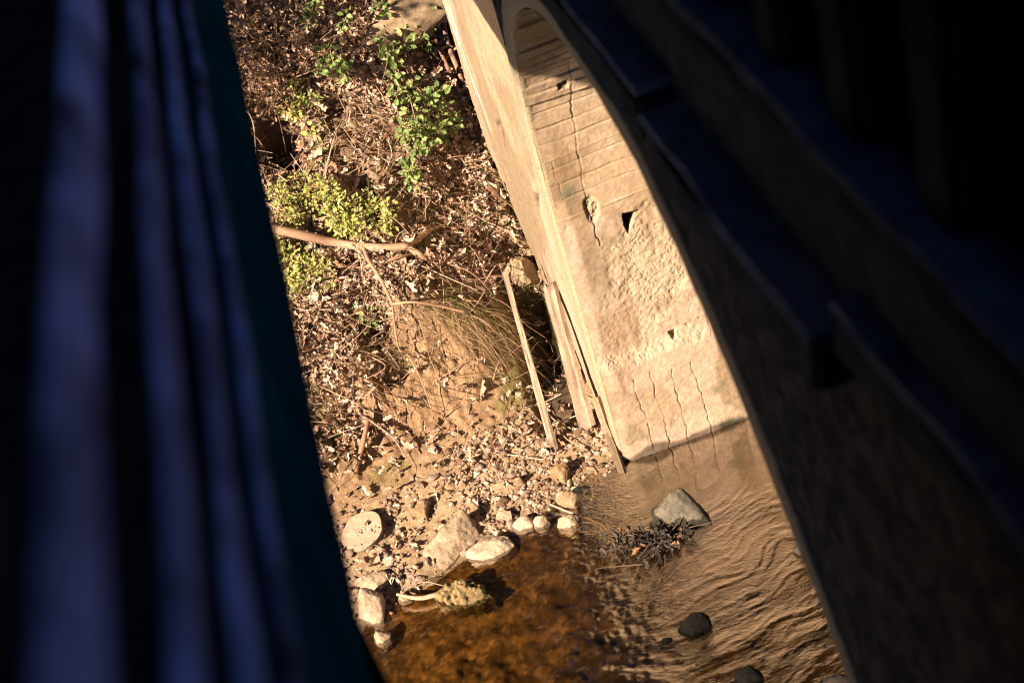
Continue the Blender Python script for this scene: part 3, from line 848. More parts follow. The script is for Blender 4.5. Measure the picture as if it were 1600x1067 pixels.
hull_rock("rock", [(690, 940), (715, 950), (765, 935)], [(680, 920), (712, 908), (740, 912), (766, 925)], .14, "yellow-mossed rock with a stick resting on it in the shallows", (.22, .17, .085), None, -.01, 15, .022)
hull_rock("rock", [(622, 942), (632, 946), (646, 942)], [(624, 932), (644, 932)], .07, "small tan stone under the pale driftwood stick", (.42, .3, .18), None, -.01, 16)
hull_rock("rock", [(872, 782), (895, 786), (902, 778)], [(868, 768), (895, 764)], .10, "flat brown slab low in the gravel near the squarish block", (.34, .24, .15), None, .06, 17)
hull_rock("rock", [(775, 806), (798, 806), (796, 800)], [(778, 798), (796, 793)], .07, "flat pinkish stone behind the white boulder", (.42, .30, .22), None, .06, 18)
hull_rock("rock", [(578, 872), (592, 876), (606, 868)], [(578, 860), (602, 852)], .12, "smooth pale flat stone in the gravel below the log round", (.42, .32, .24), None, .08, 19)
hull_rock("rock", [(600, 882), (612, 886), (618, 872)], [(600, 872), (614, 862)], .09, "pinkish-white stone beside the smooth flat stone", (.44, .33, .26), None, .06, 20)
hull_rock("rock", [(648, 800), (664, 802), (668, 785)], [(650, 784), (666, 776)], .07, "square brown block on top of the gravel", (.30, .21, .12), None, .14, 21)
hull_rock("rock", [(770, 760), (800, 752), (812, 746)], [(774, 754), (812, 742)], .06, "long thin flat stone lying in the upper gravel", (.42, .29, .19), None, .13, 22)
hull_rock("rock", [(860, 736), (880, 742), (888, 730)], [(860, 725), (882, 722)], .12, "rounded earth lump below the leaning pole", (.34, .23, .13), None, .1, 23, cat="clod")

# boulders set into the slope
def slope_rock(name, px, py, dims, seed, label, colr, rot=(0, 0, 0), sink=.0, sub=5, cuts=12, rough=.06):
    V, F = rock_mesh(dims, seed, sub, cuts, rough)
    p = hit(px, py) + np.array((0, 0, -sink))
    Rm = np.array((Quaternion((1, 0, 0), rot[0]).to_matrix() @ Quaternion((0, 1, 0), rot[1]).to_matrix() @ Quaternion((0, 0, 1), rot[2]).to_matrix()))
    V = V @ Rm.T + p
    c = np.array(colr) * (1 + .25 * fbm(V[:, 0] * 6, V[:, 1] * 6, V[:, 2] * 6, 4, seed)[:, None])
    return tag(mesh_np(name, V, F, M_stone, None, c, True), label, "boulder")
slope_rock("boulder", 610, 25, (.74, .36, .34), 31, "big smooth sandy boulder at the top of the bank under green sprays", (.33, .24, .155), (.5, .1, .2), .05, 6, 9, .05)
slope_rock("boulder", 820, 425, (.15, .14, .30), 34, "pale pitted boulder wedged against the pier behind the leaning pole", (.32, .235, .15), (.5, -.3, .1), .06, 6, 14, .12)

# countable stones of the gravel bar share one look
R = np.random.default_rng(33)
protos = []
for k in range(8):
    V, F = rock_mesh((1, R.uniform(.6, .85), R.uniform(.45, .7)), 700 + k, 3, 13, .08, .62)
    cc = np.array([(.34, .25, .185), (.27, .185, .13), (.38, .29, .23), (.20, .13, .085)][k % 4]) * (1 + .2 * fbm(V[:, 0] * 2, V[:, 1] * 2, V[:, 2] * 2, 3, k)[:, None])
    bmx = mesh_np("stone", V, F, M_stone, None, cc, k % 2 == 0)
    protos.append(bmx)
spots = []
while len(spots) < 190:
    x0, y0 = R.uniform(-1.35, .8), R.uniform(7.2, 8.8)
    s0 = y0 - shore(x0)
    if not .06 < s0 < 1.1 + .15 * x0 or (x0 > .55 and s0 > .75): continue
    r = R.choice([.018, .026, .038, .056, .075], p=[.24, .32, .24, .13, .07]) * R.uniform(.85, 1.2)
    if any(np.hypot(x0 - a, y0 - b) < (r + c) * 1.0 for a, b, c in spots): continue
    spots.append((x0, y0, r))
for k, (x0, y0, r) in enumerate(spots):
    o = protos[k % 8] if k < 8 else protos[k % 8].copy()
    if k >= 8: COL.objects.link(o)
    o.location = (x0, y0, float(ground(x0, y0)) + r * .22)
    o.scale = (r, r, r)
    o.rotation_euler = (R.uniform(-.4, .4), R.uniform(-.4, .4), R.uniform(0, 6.28))
    tag(o, "small pale stone lying loose on the gravel bar by the water", "stone", "loose stones on the gravel bar")

# gravel as a mass
bm = bmesh.new(); bmesh.ops.create_icosphere(bm, subdivisions=1, radius=1.0)
SV = np.array([v.co[:] for v in bm.verts]); SF = np.array([[v.index for v in f.verts] for f in bm.faces]); bm.free()
n = 9000
x = R.uniform(-1.6, .98, n); y = R.uniform(7.1, 9.2, n)
s = y - shore(x)
dn_ = sstep(-.12, .1, s) * (1 - sstep(.75, 1.12, s + .18 * fbm(x * 3, y * 3, 0, 2, 611))) * (.22 + .78 * sstep(-.25, .2, fbm(x * 2.2, y * 2.2, 0, 3, 613)))
dn_ *= 1 - .8 * sstep(.35, .6, x) * sstep(.35, .55, s)
keep = R.random(n) < dn_
x, y = x[keep], y[keep]
n = len(x)
r = R.uniform(.006, .019, n) * R.choice([.55, .8, 1.2, 1.7], n)
dims = np.stack([r, r * R.uniform(.6, 1, n), r * R.uniform(.4, .8, n)], -1)
jit = 1 + .5 * R.uniform(-1, 1, (n, len(SV)))
an = R.uniform(0, 6.28, n)
Lv = SV[None] * jit[..., None] * dims[:, None]
V = np.stack([Lv[..., 0] * np.cos(an)[:, None] - Lv[..., 1] * np.sin(an)[:, None], Lv[..., 0] * np.sin(an)[:, None] + Lv[..., 1] * np.cos(an)[:, None], Lv[..., 2]], -1)
V += np.stack([x, y, ground(x, y) + r * .25], -1)[:, None]
F = (SF[None] + (np.arange(n) * len(SV))[:, None, None]).reshape(-1, 3)
gp = np.array([(.36, .26, .195), (.29, .195, .135), (.43, .33, .27), (.19, .12, .08), (.33, .22, .145)])
c = gp[R.integers(0, 5, n)] * R.uniform(.8, 1.15, (n, 1))
tag(mesh_np("gravel", V.reshape(-1, 3), F, M_stone, None, np.repeat(c, len(SV), 0), False), "pale pink and brown gravel along the water's edge", None, None, "stuff")

# ------------------------------------------------------------------ sawn log rounds
def rings_extra(nt, P, mx, tc):
    wv = nt.nodes.new("ShaderNodeTexWave"); wv.wave_type = 'RINGS'; wv.rings_direction = 'Z'
    wv.inputs["Scale"].default_value = 26; wv.inputs["Distortion"].default_value = 1.2; wv.inputs["Detail"].default_value = 2
    nt.links.new(tc.outputs["Object"], wv.inputs["Vector"])
    r = nt.nodes.new("ShaderNodeMapRange"); r.inputs[3].default_value = .9; r.inputs[4].default_value = 1.08
    nt.links.new(wv.outputs["Fac"], r.inputs[0])
    s = nt.nodes.new("ShaderNodeVectorMath"); s.operation = 'SCALE'
    nt.links.new(mx.outputs[0], s.inputs[0]); nt.links.new(r.outputs[0], s.inputs[3])
    nt.links.new(s.outputs[0], P.inputs["Base Color"])
M_log = material("sawn_wood", tint=True, rough=.85, n_scale=14, n_amt=.15, bump=.3, b_scale=60, b_dist=.004, extra=rings_extra)
def log_round(name, p, r, h, tilt, label, crack):
    n, m = 72, 64
    V, c = [], []
    prof = [(k / (m - 1), 0.0) for k in range(m)] + [(1.01, -.012), (1.02, -.05), (1.0, -h / r * .6), (1.0, -h / r)]
    for (q, zz) in prof:
        for a in np.arange(n) * 2 * math.pi / n:
            rr = r * q * (1 + .05 * math.sin(2 * a + .7) + .03 * math.sin(5 * a))
            d = zz * r
            if zz == 0:
                da = (a - crack + math.pi) % (2 * math.pi) - math.pi
                if .5 < q < .95: d -= .012 * math.exp(-(da * q * 14 + 1.2 * math.sin(q * 14)) ** 2)
                d -= .02 * math.exp(-(q / .10) ** 2) * (.5 + .5 * math.sin(3 * a)) + .004 * math.exp(-((q - .22) / .03) ** 2)
                d += .002 * float(noise(q * 6 * math.cos(a), q * 6 * math.sin(a), 2.0, 5))
            V.append((rr * math.cos(a), rr * math.sin(a), d))
            k_ = 1.0 if zz == 0 else .55
            c.append(np.array((.36, .265, .19)) * k_ * (1 + .06 * math.sin(q * 62 + 1.5 * math.sin(3 * a + q * 9)) * (.3 if zz else 1)))
    o = mesh_np(name, np.array(V), grid_faces(len(prof), n), M_log, None, np.array(c), False)
    # close the seam between last and first column
    me = o.data
    bm = bmesh.new(); bm.from_mesh(me); bm.verts.ensure_lookup_table()
    for k in range(len(prof) - 1):
        a, b = k * n + n - 1, (k + 1) * n + n - 1
        try: bm.faces.new((bm.verts[a], bm.verts[b], bm.verts[(k + 1) * n], bm.verts[k * n]))
        except ValueError: pass
    bmesh.ops.remove_doubles(bm, verts=bm.verts[:], dist=1e-6)
    bmesh.ops.recalc_face_normals(bm, faces=bm.faces[:])
    bm.to_mesh(me); bm.free()
    o.location = [float(t) for t in p]
    o.rotation_euler = tilt
    return tag(o, label, "log round")
p = hit(565, 829, .075)
log_round("log_round", p, .158, .06, (.16, -.16, .3), "pale sawn log round with growth rings lying flat at the foot of the bank", -.5)
log_round("log_round", hit(624, 409, .10), .058, .12, (1.0, -.1, .2), "small round cut stump with a dark hollow in its centre below the forked branch", 1.0)

# ------------------------------------------------------------------ branches, poles, boards
def branch(name, paths, label, cat="branch", colr=(.50, .31, .2), group=None, sides=9, wob=.12):
    mb = MB()
    for k, (pp, rr, off) in enumerate(paths):
        offs_ = off if hasattr(off, '__len__') else [off] * len(pp)
        P = [hit(a, b, o) for (a, b), o in zip(pp, offs_)]
        rr = np.interp(np.linspace(0, 1, len(pp)), np.linspace(0, 1, len(rr)), rr)
        tube(mb, P, rr, sides, 6, wob, np.array(colr) * (1 + .1 * math.sin(k * 2.3)), k + len(pp))
    o = mb.build(name, M_stick, None, True)
    return tag(o, label, cat, group)
branch("branch", [([(405, 350), (425, 357), (470, 367), (530, 380), (585, 387), (640, 385)], [.040, .038, .032], [.30, .28, .24, .2, .17, .15]),
                  ([(636, 386), (650, 377), (672, 360)], [.027, .022], [.15, .15, .12]),
                  ([(636, 386), (655, 396), (672, 406), (705, 408)], [.024, .018], [.15, .12, .08, .06]),
                  ([(640, 390), (652, 399), (668, 406)], [.012, .012], [.14, .12, .1])],
       "thick bare pale branch forked at its right end, lying across the bank", colr=(0.347, 0.212, 0.141))
branch("branch", [([(432, 397), (470, 402), (505, 408), (540, 415), (568, 419)], [.014, .012, .010], [.16, .14, .12, .1, .08]),
                  ([(566, 418), (590, 413), (620, 403), (648, 396)], [.016, .013], [.08, .1, .12, .14])],
       "thinner brown branch lying below the thick forked branch", colr=(0.260, 0.147, 0.100))
branch("branch", [([(567, 384), (575, 405), (592, 432), (604, 455), (613, 476)], [.016, .014], [.17, .2, .2, .2, .2]),
                  ([(613, 475), (640, 472), (665, 474), (695, 480), (728, 488)], [.011, .008], [.2, .2, .19, .16, .12]),
                  ([(613, 476), (617, 510), (622, 540), (628, 552)], [.009, .007], [.2, .2, .18, .16]),
                  ([(626, 548), (636, 553), (652, 580), (668, 620), (678, 655)], [.008, .003], [.16, .15, .14, .12, .08])],
       "slender branch hanging down the bank from the thick forked branch", colr=(0.322, 0.194, 0.118))
branch("branch", [([(655, 500), (664, 530), (672, 560), (690, 600)], [.004, .003], .08)], "long thin stem trailing over the bare soil of the cut bank", colr=(0.310, 0.194, 0.112))
branch("branch", [([(555, 737), (562, 712), (570, 680), (576, 655)], [.022, .018], [.03, .06, .1, .08]), ([(572, 670), (583, 640), (590, 600)], [.010, .006], [.08, .05, .05])],
       "short broken upright stub of bark on the lower left bank", colr=(0.298, 0.165, 0.106))
branch("branch", [([(560, 645), (590, 665), (615, 685), (635, 715)], [.010, .006], .10), ([(600, 665), (632, 690), (655, 700)], [.005, .003], .08)],
       "grey twiggy branch sprawling over the lower bank", colr=(0.279, 0.188, 0.135))
branch("branch", [([(700, 640), (680, 655), (650, 680), (600, 705)], [.004, .003], .10), ([(672, 660), (690, 630), (720, 628)], [.003, .002], .09)],
       "reddish thin twig arching above the soil slope", colr=(0.260, 0.130, 0.077))
branch("branch", [([(423, 288), (440, 278), (465, 272), (480, 268)], [.014, .008], [.25, .22, .2, .18])], "bent pale stick by the footbridge edge among small leaves", colr=(0.341, 0.224, 0.147))
branch("branch", [([(468, 485), (490, 484), (515, 483), (540, 478)], [.006, .004], .10)], "thin pale stick lying among leaves left of the green clump", colr=(0.360, 0.259, 0.194))
branch("branch", [([(478, 528), (500, 530), (512, 528)], [.006, .004], .08)], "short white stick on the leaves at the footbridge edge", colr=(0.372, 0.283, 0.224))
branch("branch", [([(680, 595), (705, 580), (730, 562)], [.007, .005], .06)], "short grey stick lying on the soil under the dry grass", colr=(0.310, 0.212, 0.141))
branch("branch", [([(690, 30), (700, 70), (716, 110), (730, 150)], [.026, .02], [.1, .1, .1, .08])], "rough bark strip running along the top of the pier", colr=(0.248, 0.147, 0.094))
branch("branch", [([(672, 40), (688, 80), (706, 120), (722, 155), (735, 175)], [.016, .02, .014], [.1, .1, .1, .08, .06])], "brown root beside the bark strip next to the pier", colr=(0.223, 0.130, 0.082))
branch("branch", [([(370, -5), (374, 20), (380, 45)], [.02, .016], [.3, .3, .3])], "reddish upright stem in the dark upper corner by the footbridge", colr=(0.285, 0.153, 0.106))
branch("branch", [([(630, 80), (645, 110), (660, 150), (672, 190), (677, 225)], [.007, .009, .006], [.25, .25, .25, .2, .15])], "dark leafy vine stem hanging beside the pier", colr=(0.186, 0.106, 0.071))
branch("branch", [([(395, 60), (425, 75), (430, 130), (440, 150)], [.006, .004], .3), ([(440, 130), (470, 118), (505, 104)], [.005, .003], .3)], "spindly dead twig standing in the dark brush", colr=(0.298, 0.177, 0.118))
branch("branch", [([(620, 928), (655, 934), (690, 926)], [.010, .016, .017], [.10, .10, .10])], "smooth pale driftwood stick resting on the mossed rock", colr=(0.384, 0.265, 0.188))
branch("branch", [([(634, 920), (652, 911), (668, 909), (694, 915)], [.003, .003], .10)], "thin pale twig arched above the driftwood stick", colr=(0.372, 0.271, 0.200))
branch("branch", [([(858, 787), (890, 800), (915, 808), (945, 822)], [.007, .005], [.06, .08, .1, .08]), ([(880, 824), (915, 816), (940, 818)], [.0035, .0025], .08),
                  ([(900, 832), (925, 830), (950, 832)], [.003, .003], .07), ([(940, 818), (952, 835), (946, 860), (940, 885)], [.003, .002], .06),
                  ([(948, 820), (957, 840), (950, 870)], [.002, .002], .08), ([(945, 826), (960, 822), (972, 830)], [.003, .002], .08), ([(938, 824), (944, 842), (954, 846)], [.002, .002], .08)],
       "pale tangled twig caught at the water's edge beside the squarish block", colr=(0.409, 0.312, 0.247))
branch("branch", [([(805, 703), (825, 693), (838, 675), (848, 662)], [.005, .003], .06)], "curved pale twig left of the leaning pole's foot", colr=(0.372, 0.259, 0.165))
branch("branch", [([(792, 710), (815, 712), (845, 717), (856, 713)], [.005, .004], .03)], "thin white twig lying on bare sand below the leaning pole", colr=(0.422, 0.324, 0.253))
branch("branch", [([(868, 665), (885, 685), (900, 695), (918, 703)], [.004, .003], .06)], "thin twig beside the fallen leaf at the pole's foot", colr=(0.372, 0.271, 0.200))

def board(name, P0, P1, wdir, w, t, label, colr, seed, taper=1.0, cat="board"):
    P0, P1 = np.array(P0), np.array(P1)
    ax = P1 - P0; Ln = np.linalg.norm(ax); ax /= Ln
    wd = np.array(wdir, float); wd -= wd @ ax * ax; wd /= np.linalg.norm(wd)
    td = np.cross(ax, wd)
    m, k = 60, 10
    V = []
    per = [(-1, -1), (-.5, -1), (0, -1), (.5, -1), (1, -1), (1, 1), (.5, 1), (0, 1), (-.5, 1), (-1, 1)]
    for i in range(m):
        f = i / (m - 1)
        tp = taper + (1 - taper) * f
        for (a, b) in per:
            e = .10 * float(noise(f * 9, a * 2, b, seed)) * (1 + 2.5 * max(0, .12 - f) / .12)
            V.append(P0 + ax * (f * Ln + (.04 * float(noise(a * 3, b, 1.5, seed)) if i in (0, m - 1) else 0)) + wd * (a * w / 2 * tp * (1 + e)) + td * (b * t / 2 * (1 + .25 * float(noise(f * 14, a * 4, b * 2, seed + 1)))))
    V = np.array(V)
    idx = np.arange(m * k).reshape(m, k); nx = np.roll(idx, -1, 1)
    F = np.stack([idx[:-1], nx[:-1], nx[1:], idx[1:]], -1).reshape(-1, 4)
    F = np.concatenate([F[:, [0, 1, 2]], F[:, [0, 2, 3]], [(0, j + 1, j) for j in range(1, k - 1)], [((m - 1) * k, (m - 1) * k + j, (m - 1) * k + j + 1) for j in range(1, k - 1)]])
    c = np.array(colr) * (1 + .5 * fbm((V - P0) @ ax * 1.5, (V - P0) @ wd * 70, 0, 4, seed)[:, None])
    c *= np.where(V[:, 2:3] < .14 + .05 * fbm(V[:, 0] * 20, V[:, 1] * 20, 0, 2, seed)[:, None], .55, 1)
    return tag(mesh_np(name, V, F, M_stick, None, c, False), label, cat)
top = on(1, 9.2, 789, 428); bot = on(2, .06, 868, 708)
board("pole", top, bot, (1, 0, .1), .062, .04, "narrow weathered pole leaning on the bank beside the dark hollow", (.26, .185, .135), 3, .55, "pole")
top = on(0, .93, 858, 445); bot = on(2, .13, 918, 668)
board("board", top, bot, (.35, -.9, 0), .17, .035, "wide split plank propped upright against the pier", (.25, .175, .125), 7, .75)
top = on(0, .955, 930, 622); bot = on(2, -.06, 980, 758)
board("board", top, bot, (.5, -.8, 0), .06, .03, "thin dark stake standing in the water at the corner of the arch", (.2, .135, .085), 9, .9)

# ------------------------------------------------------------------ green plants
GP = np.array([(.17, .25, .07), (.25, .32, .10), (.11, .18, .05), (.32, .37, .14)])
YG = np.array([(.42, .43, .11), (.34, .38, .10), (.48, .46, .15), (.24, .30, .075)])
def plant(label, stems, leaf, n_leaf, spread, pal, seed, cat="plant", name="shrub", offs_=.2, group=None, sc=(.5, 1.45), kind='ovate'):
    R = np.random.default_rng(seed)
    rx, ry = stems[0][0]
    root = thing(name, hit(rx, ry), label, cat, group)
    mb = MB()
    LP, LN, LS, LA = [], [], [], []
    per = max(1, n_leaf // len(stems))
    for st in stems:
        P = np.array([hit(a, b, offs_ * (.5 + .5 * R.random())) for a, b in st])
        Q, rr = smooth_path(P, np.linspace(.006, .002, len(P)), 8)
        tube(mb, P, np.linspace(.006, .0022, len(P)), 5, 5, .1, np.array((.28, .17, .10)))
        for k in range(per):
            t = R.random() ** .85 * (len(Q) - 1)
            b = Q[int(t)]
            dv = R.normal(size=3); dv /= np.linalg.norm(dv)
            d = dv * R.uniform(.3, 1) * spread
            e = b + d
            if spread > .05 and R.random() < .5:
                tube(mb, [b, (b + e) / 2 + np.array((0, 0, .01)), e], [.0018, .0015, .001], 3, 2, 0, np.array((.3, .2, .1)))
            LP.append(e); LS.append(leaf * R.uniform(*sc)); LA.append(dv + np.array((0, 0, -.3)))
            nv = gnormal(np.array([b[0]]), np.array([b[1]]))[0] * .6 + np.array((-.45, -.55, .5))
            LN.append(nv / np.linalg.norm(nv))
    LP, LN, LS, LA = map(np.array, (LP, LN, LS, LA))
    V, F, k = leaves(LP, LN, LS, .45, kind, .25, R, LA, .3)
    c = pal[R.integers(0, len(pal), len(LP))] * R.uniform(.8, 1.2, (len(LP), 1))
    adopt(mb.build("stem", M_stick, None, True), root)
    adopt(mesh_np("foliage", V, F, M_green, None, np.repeat(c, k, 0), False), root)
    return root
plant("young sapling spray with pale round leaves in front of the sandy boulder", [[(545, 20), (530, 50), (515, 75), (505, 90)], [(515, 70), (520, 95), (535, 115)], [(500, 80), (498, 95), (512, 105)], [(530, 100), (540, 118)]], .06, 80, .06, GP, 51, offs_=.35)
plant("small leafy sprig at the very top left of the boulder", [[(490, 5), (486, 25), (480, 40)]], .05, 34, .06, GP, 52, offs_=.35)
plant("yellow-green arching sprig in the dark brush", [[(455, 120), (460, 150), (470, 180), (490, 220)], [(470, 160), (500, 158)], [(450, 170), (475, 175)]], .052, 130, .07, YG, 53, offs_=.35)
plant("leafy vine dense with dark green oval leaves hanging beside the pier", [[(610, 80), (630, 130), (645, 170), (660, 215)], [(640, 120), (665, 150), (690, 140)], [(640, 150), (650, 200), (645, 260)], [(625, 120), (620, 170), (640, 240)], [(660, 150), (690, 180), (685, 210)], [(650, 170), (670, 200), (660, 240)], [(645, 240), (640, 268), (648, 292)], [(600, 55), (612, 95), (618, 140)], [(690, 150), (705, 185), (700, 215)]], .066, 400, .055, GP, 54, offs_=.28)
plant("light green sprays at the top between boulder and pier", [[(600, 0), (595, 20), (612, 30)], [(640, 10), (660, 30), (650, 60)], [(675, 10), (670, 40), (668, 70)], [(600, 60), (615, 75), (600, 95)], [(640, 40), (630, 70), (645, 75)]], .055, 150, .07, GP, 55, offs_=.3)
for k, (stems, lab, n_, lf) in enumerate((
    ([[(420, 265), (440, 300), (460, 330)], [(440, 280), (470, 300), (490, 320)], [(430, 300), (450, 340), (455, 350)], [(465, 285), (500, 290), (520, 300)]], "mass of tiny yellow-green leaves above the thick branch by the footbridge", 860, .03),
    ([[(500, 300), (540, 320), (570, 330)], [(520, 310), (550, 345), (560, 360)], [(560, 310), (585, 325), (608, 330)], [(500, 320), (530, 345), (545, 365)], [(580, 325), (600, 345), (606, 350)]], "trailing yellow-green shrub spreading right above the thick branch", 780, .037),
    ([[(430, 380), (450, 410), (465, 450)], [(440, 400), (475, 420), (490, 430)], [(440, 420), (460, 440), (475, 465)], [(470, 400), (500, 415), (510, 440)]], "low yellow-green shrub below the thin branch at the footbridge edge", 700, .035),
    ([[(560, 480), (580, 492), (585, 500)], [(565, 485), (575, 500), (570, 515)]], "small dark green clump in the shadowed middle of the bank", 60, .03),
    ([[(475, 180), (490, 200), (500, 240), (500, 260)], [(485, 215), (500, 225)]], "thin yellow-green spray trailing below the arching sprig", 60, .032),
    ([[(430, 240), (445, 260), (450, 280)], [(450, 245), (460, 262)]], "little green sprig under the dark pit", 50, .026))):
    plant(lab, stems, lf, n_, .11, YG if k != 3 else GP, 60 + k, offs_=.16, name="shrub")
# dead brush in the dark upper left corner
plant("thicket of withered brown leaves in the dark upper corner of the bank", [[(365, 30), (385, 60), (400, 100)], [(380, 20), (410, 60), (430, 120)], [(420, 20), (440, 70), (450, 110)], [(375, 90), (400, 120), (430, 140)], [(390, 110), (420, 120), (460, 110)], [(460, 40), (470, 70), (480, 110)], [(380, 140), (410, 160), (440, 170)]],
      .036, 560, .15, np.array([(.36, .22, .15), (.28, .16, .1), (.42, .27, .2)]), 71, "dead brush", "dead_brush", .45, kind='oak')

# the tree that shades that corner, standing on the bank behind the footbridge
Rt = np.random.default_rng(72)
tb = hit(372, 120) + np.array((-2.6, -1.0, 0)); tb[2] = float(ground(tb[0], tb[1]))
tree = thing("leaning_tree", tb, "half-bare tree on the bank behind the footbridge, throwing broken shade over the dark corner", "tree")
c_ = hit(405, 70) + np.array(sdir) * 3.2
mbt = MB()
tube(mbt, [tb - np.array((0, 0, .1)), (tb + c_) / 2 + np.array((-.2, .1, .3)), c_], [.09, .07, .03], 9, 6, .15, (.25, .18, .12), 3)
for k in range(16):
    e = c_ + Rt.normal(size=3) * np.array((.34, .34, .30))
    b_ = (tb + c_) / 2 * .4 + c_ * .6 + Rt.normal(size=3) * .05
    tube(mbt, [b_, (b_ + e) / 2 + Rt.normal(size=3) * .06, e], [.022, .015, .006], 6, 4, .1, (.25, .18, .12), k)
adopt(mbt.build("trunk", M_stick, None, True), tree)
n = 1500
P = c_ + Rt.normal(size=(n, 3)) * np.array((.38, .38, .34))
V, F, k = leaves(P, np.tile(np.array(sdir), (n, 1)), Rt.uniform(.06, .10, n), .7, 'oak', .5, Rt)
adopt(mesh_np("crown", V, F, M_leaf, None, np.repeat(pal[Rt.integers(0, 4, n)], k, 0), False), tree)

Rt = np.random.default_rng(73)
for k, (x0, y0, hh) in enumerate(((-3.6, 13.8, 8.5), (-1.6, 15.0, 9.5), (.2, 14.6, 8.0), (2.6, 14.2, 9.0), (4.6, 15.5, 9.5), (-5.6, 15.5, 9.5))):  # unseen trees added to keep sky reflections off the pool
    g0 = float(ground(x0, y0))
    t_ = thing("sky_block_tree", (x0, y0, g0), "unseen dark evergreen added above the bank to block sky from the stream", "tree", "unseen sky-blocking evergreens")
    mbt = MB()
    tube(mbt, [(x0, y0, g0 - .2), (x0 + .1, y0, g0 + hh * .5), (x0, y0 + .1, g0 + hh)], [.16, .10, .02], 8, 6, .1, (.12, .09, .06), k)
    n = 1500
    f = Rt.random(n) ** .8
    rr = (1 - f) * 1.7 * Rt.uniform(.3, 1.1, n) + .1
    an = Rt.uniform(0, 6.283, n)
    P = np.stack([x0 + rr * np.cos(an), y0 + rr * np.sin(an), g0 + .6 + f * (hh - .6) - rr * .25], -1)
    V, F, kk = leaves(P, np.stack([np.cos(an) * .5, np.sin(an) * .5, np.full(n, .8)], -1), Rt.uniform(.22, .42, n), .5, 'oak', .4, Rt)
    c = np.array([(.05, .08, .03), (.07, .10, .035), (.035, .06, .02)])[Rt.integers(0, 3, n)]
    adopt(mbt.build("trunk", M_stick, None, True), t_)
    adopt(mesh_np("crown", V, F, M_leaf, None, np.repeat(c, kk, 0), False), t_)

def grass(label, px, py, n, L0, L1, w, pal, seed, wide=(.15, .1), lean=(0, 0, 0), up=.7, droop=.5, off=.0, name="grass_tuft", cat="grass tuft"):
    R = np.random.default_rng(seed)
    c0 = hit(px, py, off)
    root = thing(name, c0, label, cat)
    mb = MB()
    for k in range(int(n * 1.5)):
        x0, y0 = c0[0] + R.normal() * wide[0], c0[1] + R.normal() * wide[1]
        if x0 > .95 and y0 < 11.05: x0 = .95 - R.random() * .05
        b = np.array((x0, y0, float(ground(x0, y0)) + off * .6))
        d = np.array((R.normal() * .55, R.normal() * .55 - .25, up)) + np.array(lean)
        d /= np.linalg.norm(d)
        Ln = R.uniform(L0, L1)
        side = np.cross(d, (R.normal(), R.normal(), .3)); side /= np.linalg.norm(side)
        V, m = [], 6
        dr = droop * R.uniform(.6, 1.4)
        for i in range(m):
            f = i / (m - 1)
            p = b + d * Ln * f + np.array((0, -.15 * dr, -dr)) * Ln * f * f
            wv = w * (1 - f ** 1.5) + .0004
            V += [p - side * wv / 2, p + side * wv / 2]
        F = [(2 * i, 2 * i + 1, 2 * i + 3, 2 * i + 2) for i in range(m - 1)]
        mb.add(V, F, pal[R.integers(len(pal))] * R.uniform(.8, 1.2))
    adopt(mb.build("blades", M_green, None, False), root)
    return root
DG = np.array([(.22, .30, .08), (.30, .36, .11), (.40, .38, .15)])
DRY = np.array([(.38, .26, .14), (.32, .21, .11), (.44, .31, .19), (.25, .16, .085)])
MIX = np.concatenate([DG, DRY])
grass("green grass tuft on the lip of the cut bank", 735, 480, 150, .10, .26, .006, DG, 81, (.14, .08), (-.3, -.3, 0), .5, .5)
grass("curtain of long straw-coloured grass hanging over the cut bank", 742, 500, 330, .16, .46, .004, DRY, 82, (.17, .13), (.12, -.7, 0), .25, .75, .02, "dry_grass", "dry grass")
grass("green tuft behind the leaning pole next to the pitted boulder", 815, 485, 110, .08, .2, .006, DG, 83, (.10, .06), (0, -.3, 0), .5, .4)
grass("sparse green grass at the pier edge below the vine", 735, 270, 60, .12, .28, .008, DG, 84, (.14, .2), (0, -.1, 0), .9, .5)
grass("green and straw grass along the foot of the pier", 790, 330, 130, .10, .25, .006, MIX, 85, (.14, .3), (0, -.2, 0), .8, .5)
grass("mixed grass patch between the forked branch and the pier", 735, 375, 140, .10, .24, .005, MIX, 86, (.22, .2), (0, -.2, 0), .7, .6)
grass("long grass blades above the fork of the thick branch", 660, 320, 60, .12, .28, .007, DG, 87, (.18, .15), (0, -.1, 0), .9, .5)
grass("dry stems drooping over the lower left bank", 560, 590, 160, .10, .3, .004, DRY, 88, (.3, .15), (.2, -.4, 0), .3, .7, .02, "dry_grass", "dry grass")
grass("thin green grass on the left bank at the footbridge edge", 500, 640, 90, .08, .2, .005, DG, 89, (.14, .12), (0, -.2, 0), .6, .6)
grass("fine dry roots hanging down the middle of the soil slope", 640, 520, 160, .12, .36, .003, DRY, 90, (.25, .1), (.1, -.6, 0), .2, .8, .01, "dry_grass", "dry grass")

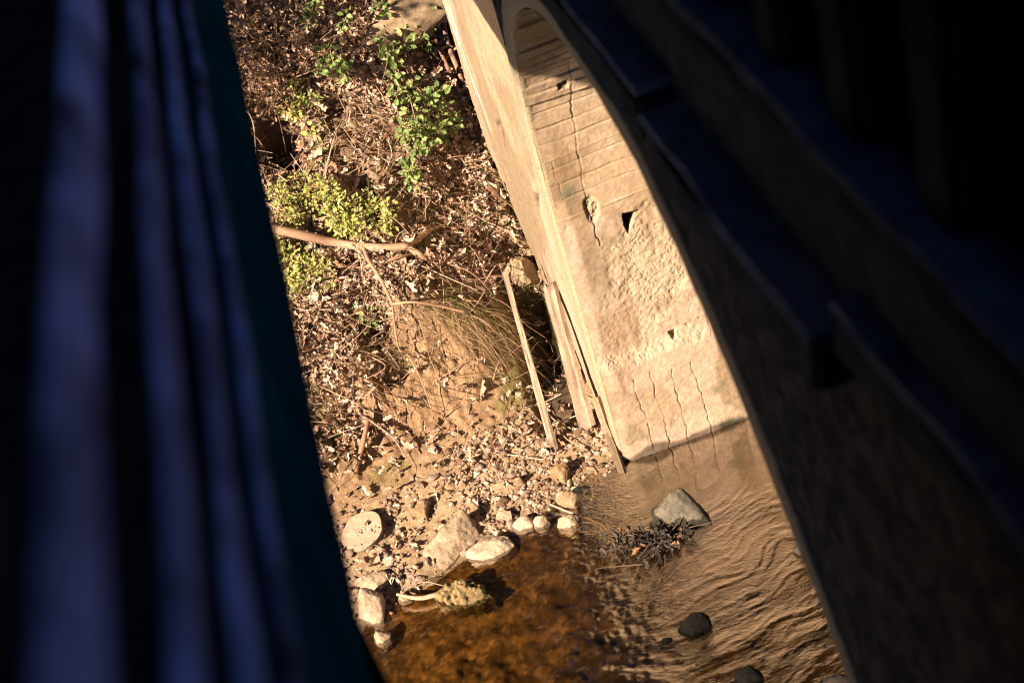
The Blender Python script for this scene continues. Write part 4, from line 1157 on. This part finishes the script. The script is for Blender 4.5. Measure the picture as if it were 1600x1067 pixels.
# ------------------------------------------------------------------ debris in the stream
R = np.random.default_rng(95)
root = thing("debris_pile", on(2, 0, 1020, 855), "dark clump of wet leaves and twigs caught against the grey stream rock", "debris")
mb = MB()
c0 = on(2, .02, 1022, 848)
n = 260
P = c0 + R.normal(size=(n, 3)) * np.array((.12, .055, .016)) + np.array((-.02, 0, .03))
P[:, 1] -= .25 * (P[:, 0] - c0[0])
V, F, k = leaves(P, np.tile((0, -.4, .9), (n, 1)), R.uniform(.03, .09, n), .45, 'oak', .5, R)
c = np.array([(.035, .026, .019), (.065, .046, .034), (.015, .011, .008), (.24, .12, .06)])[R.choice(4, n, p=[.4, .25, .3, .05])]
mb.add(V, F, np.repeat(c, k, 0))
adopt(mb.build("wet_leaves", M_leaf), root)
mb = MB()
for k in range(40):
    b = c0 + R.normal(size=3) * np.array((.11, .07, .015)) + np.array((0, 0, .03))
    d = R.normal(size=3) * np.array((.12, .06, .03))
    tube(mb, [b - d, b + R.normal(size=3) * .01, b + d], [.004, .004, .002], 4, 3, 0, np.array((.10, .07, .05)) * R.uniform(.5, 2))
adopt(mb.build("wet_twigs", M_stick), root)
V, F = rock_mesh((.16, .09, .05), 801, 3, 9, .15)
adopt(mesh_np("silt_mound", V + c0 - np.array((0, 0, .03)), F, M_stone, None, np.full(V.shape, .02), True), root)

def one_leaf(px, py, size, colr, label, off=.02, seed=0, kind='oak'):
    R = np.random.default_rng(seed)
    P = hit(px, py, off)
    V, F, k = leaves(P[None], np.array([(-.3, -.5, .8)]), np.array([size]), .25, kind, .4, R)
    tag(mesh_np("fallen_leaf", V, F, M_leaf, None, np.tile(colr, (len(V), 1)), False), label, "leaf")
one_leaf(884, 695, .12, (.50, .22, .12), "large reddish fallen leaf between the pole and the plank", .05, 1)
one_leaf(912, 770, .11, (.62, .60, .28), "pale yellow-green fallen leaf at the water's edge", .05, 2, 'ovate')
one_leaf(925, 766, .11, (.62, .58, .30), "second pale yellow leaf lying beside the yellow-green one", .04, 3, 'ovate')
one_leaf(845, 700, .08, (.60, .44, .32), "curled pale leaf at the foot of the leaning pole", .04, 4)
one_leaf(735, 715, .09, (.55, .34, .22), "crumpled tan leaf on the upper gravel", .04, 5)
one_leaf(800, 688, .09, (.56, .38, .26), "folded tan leaf on the edge of the bare sand", .04, 6)
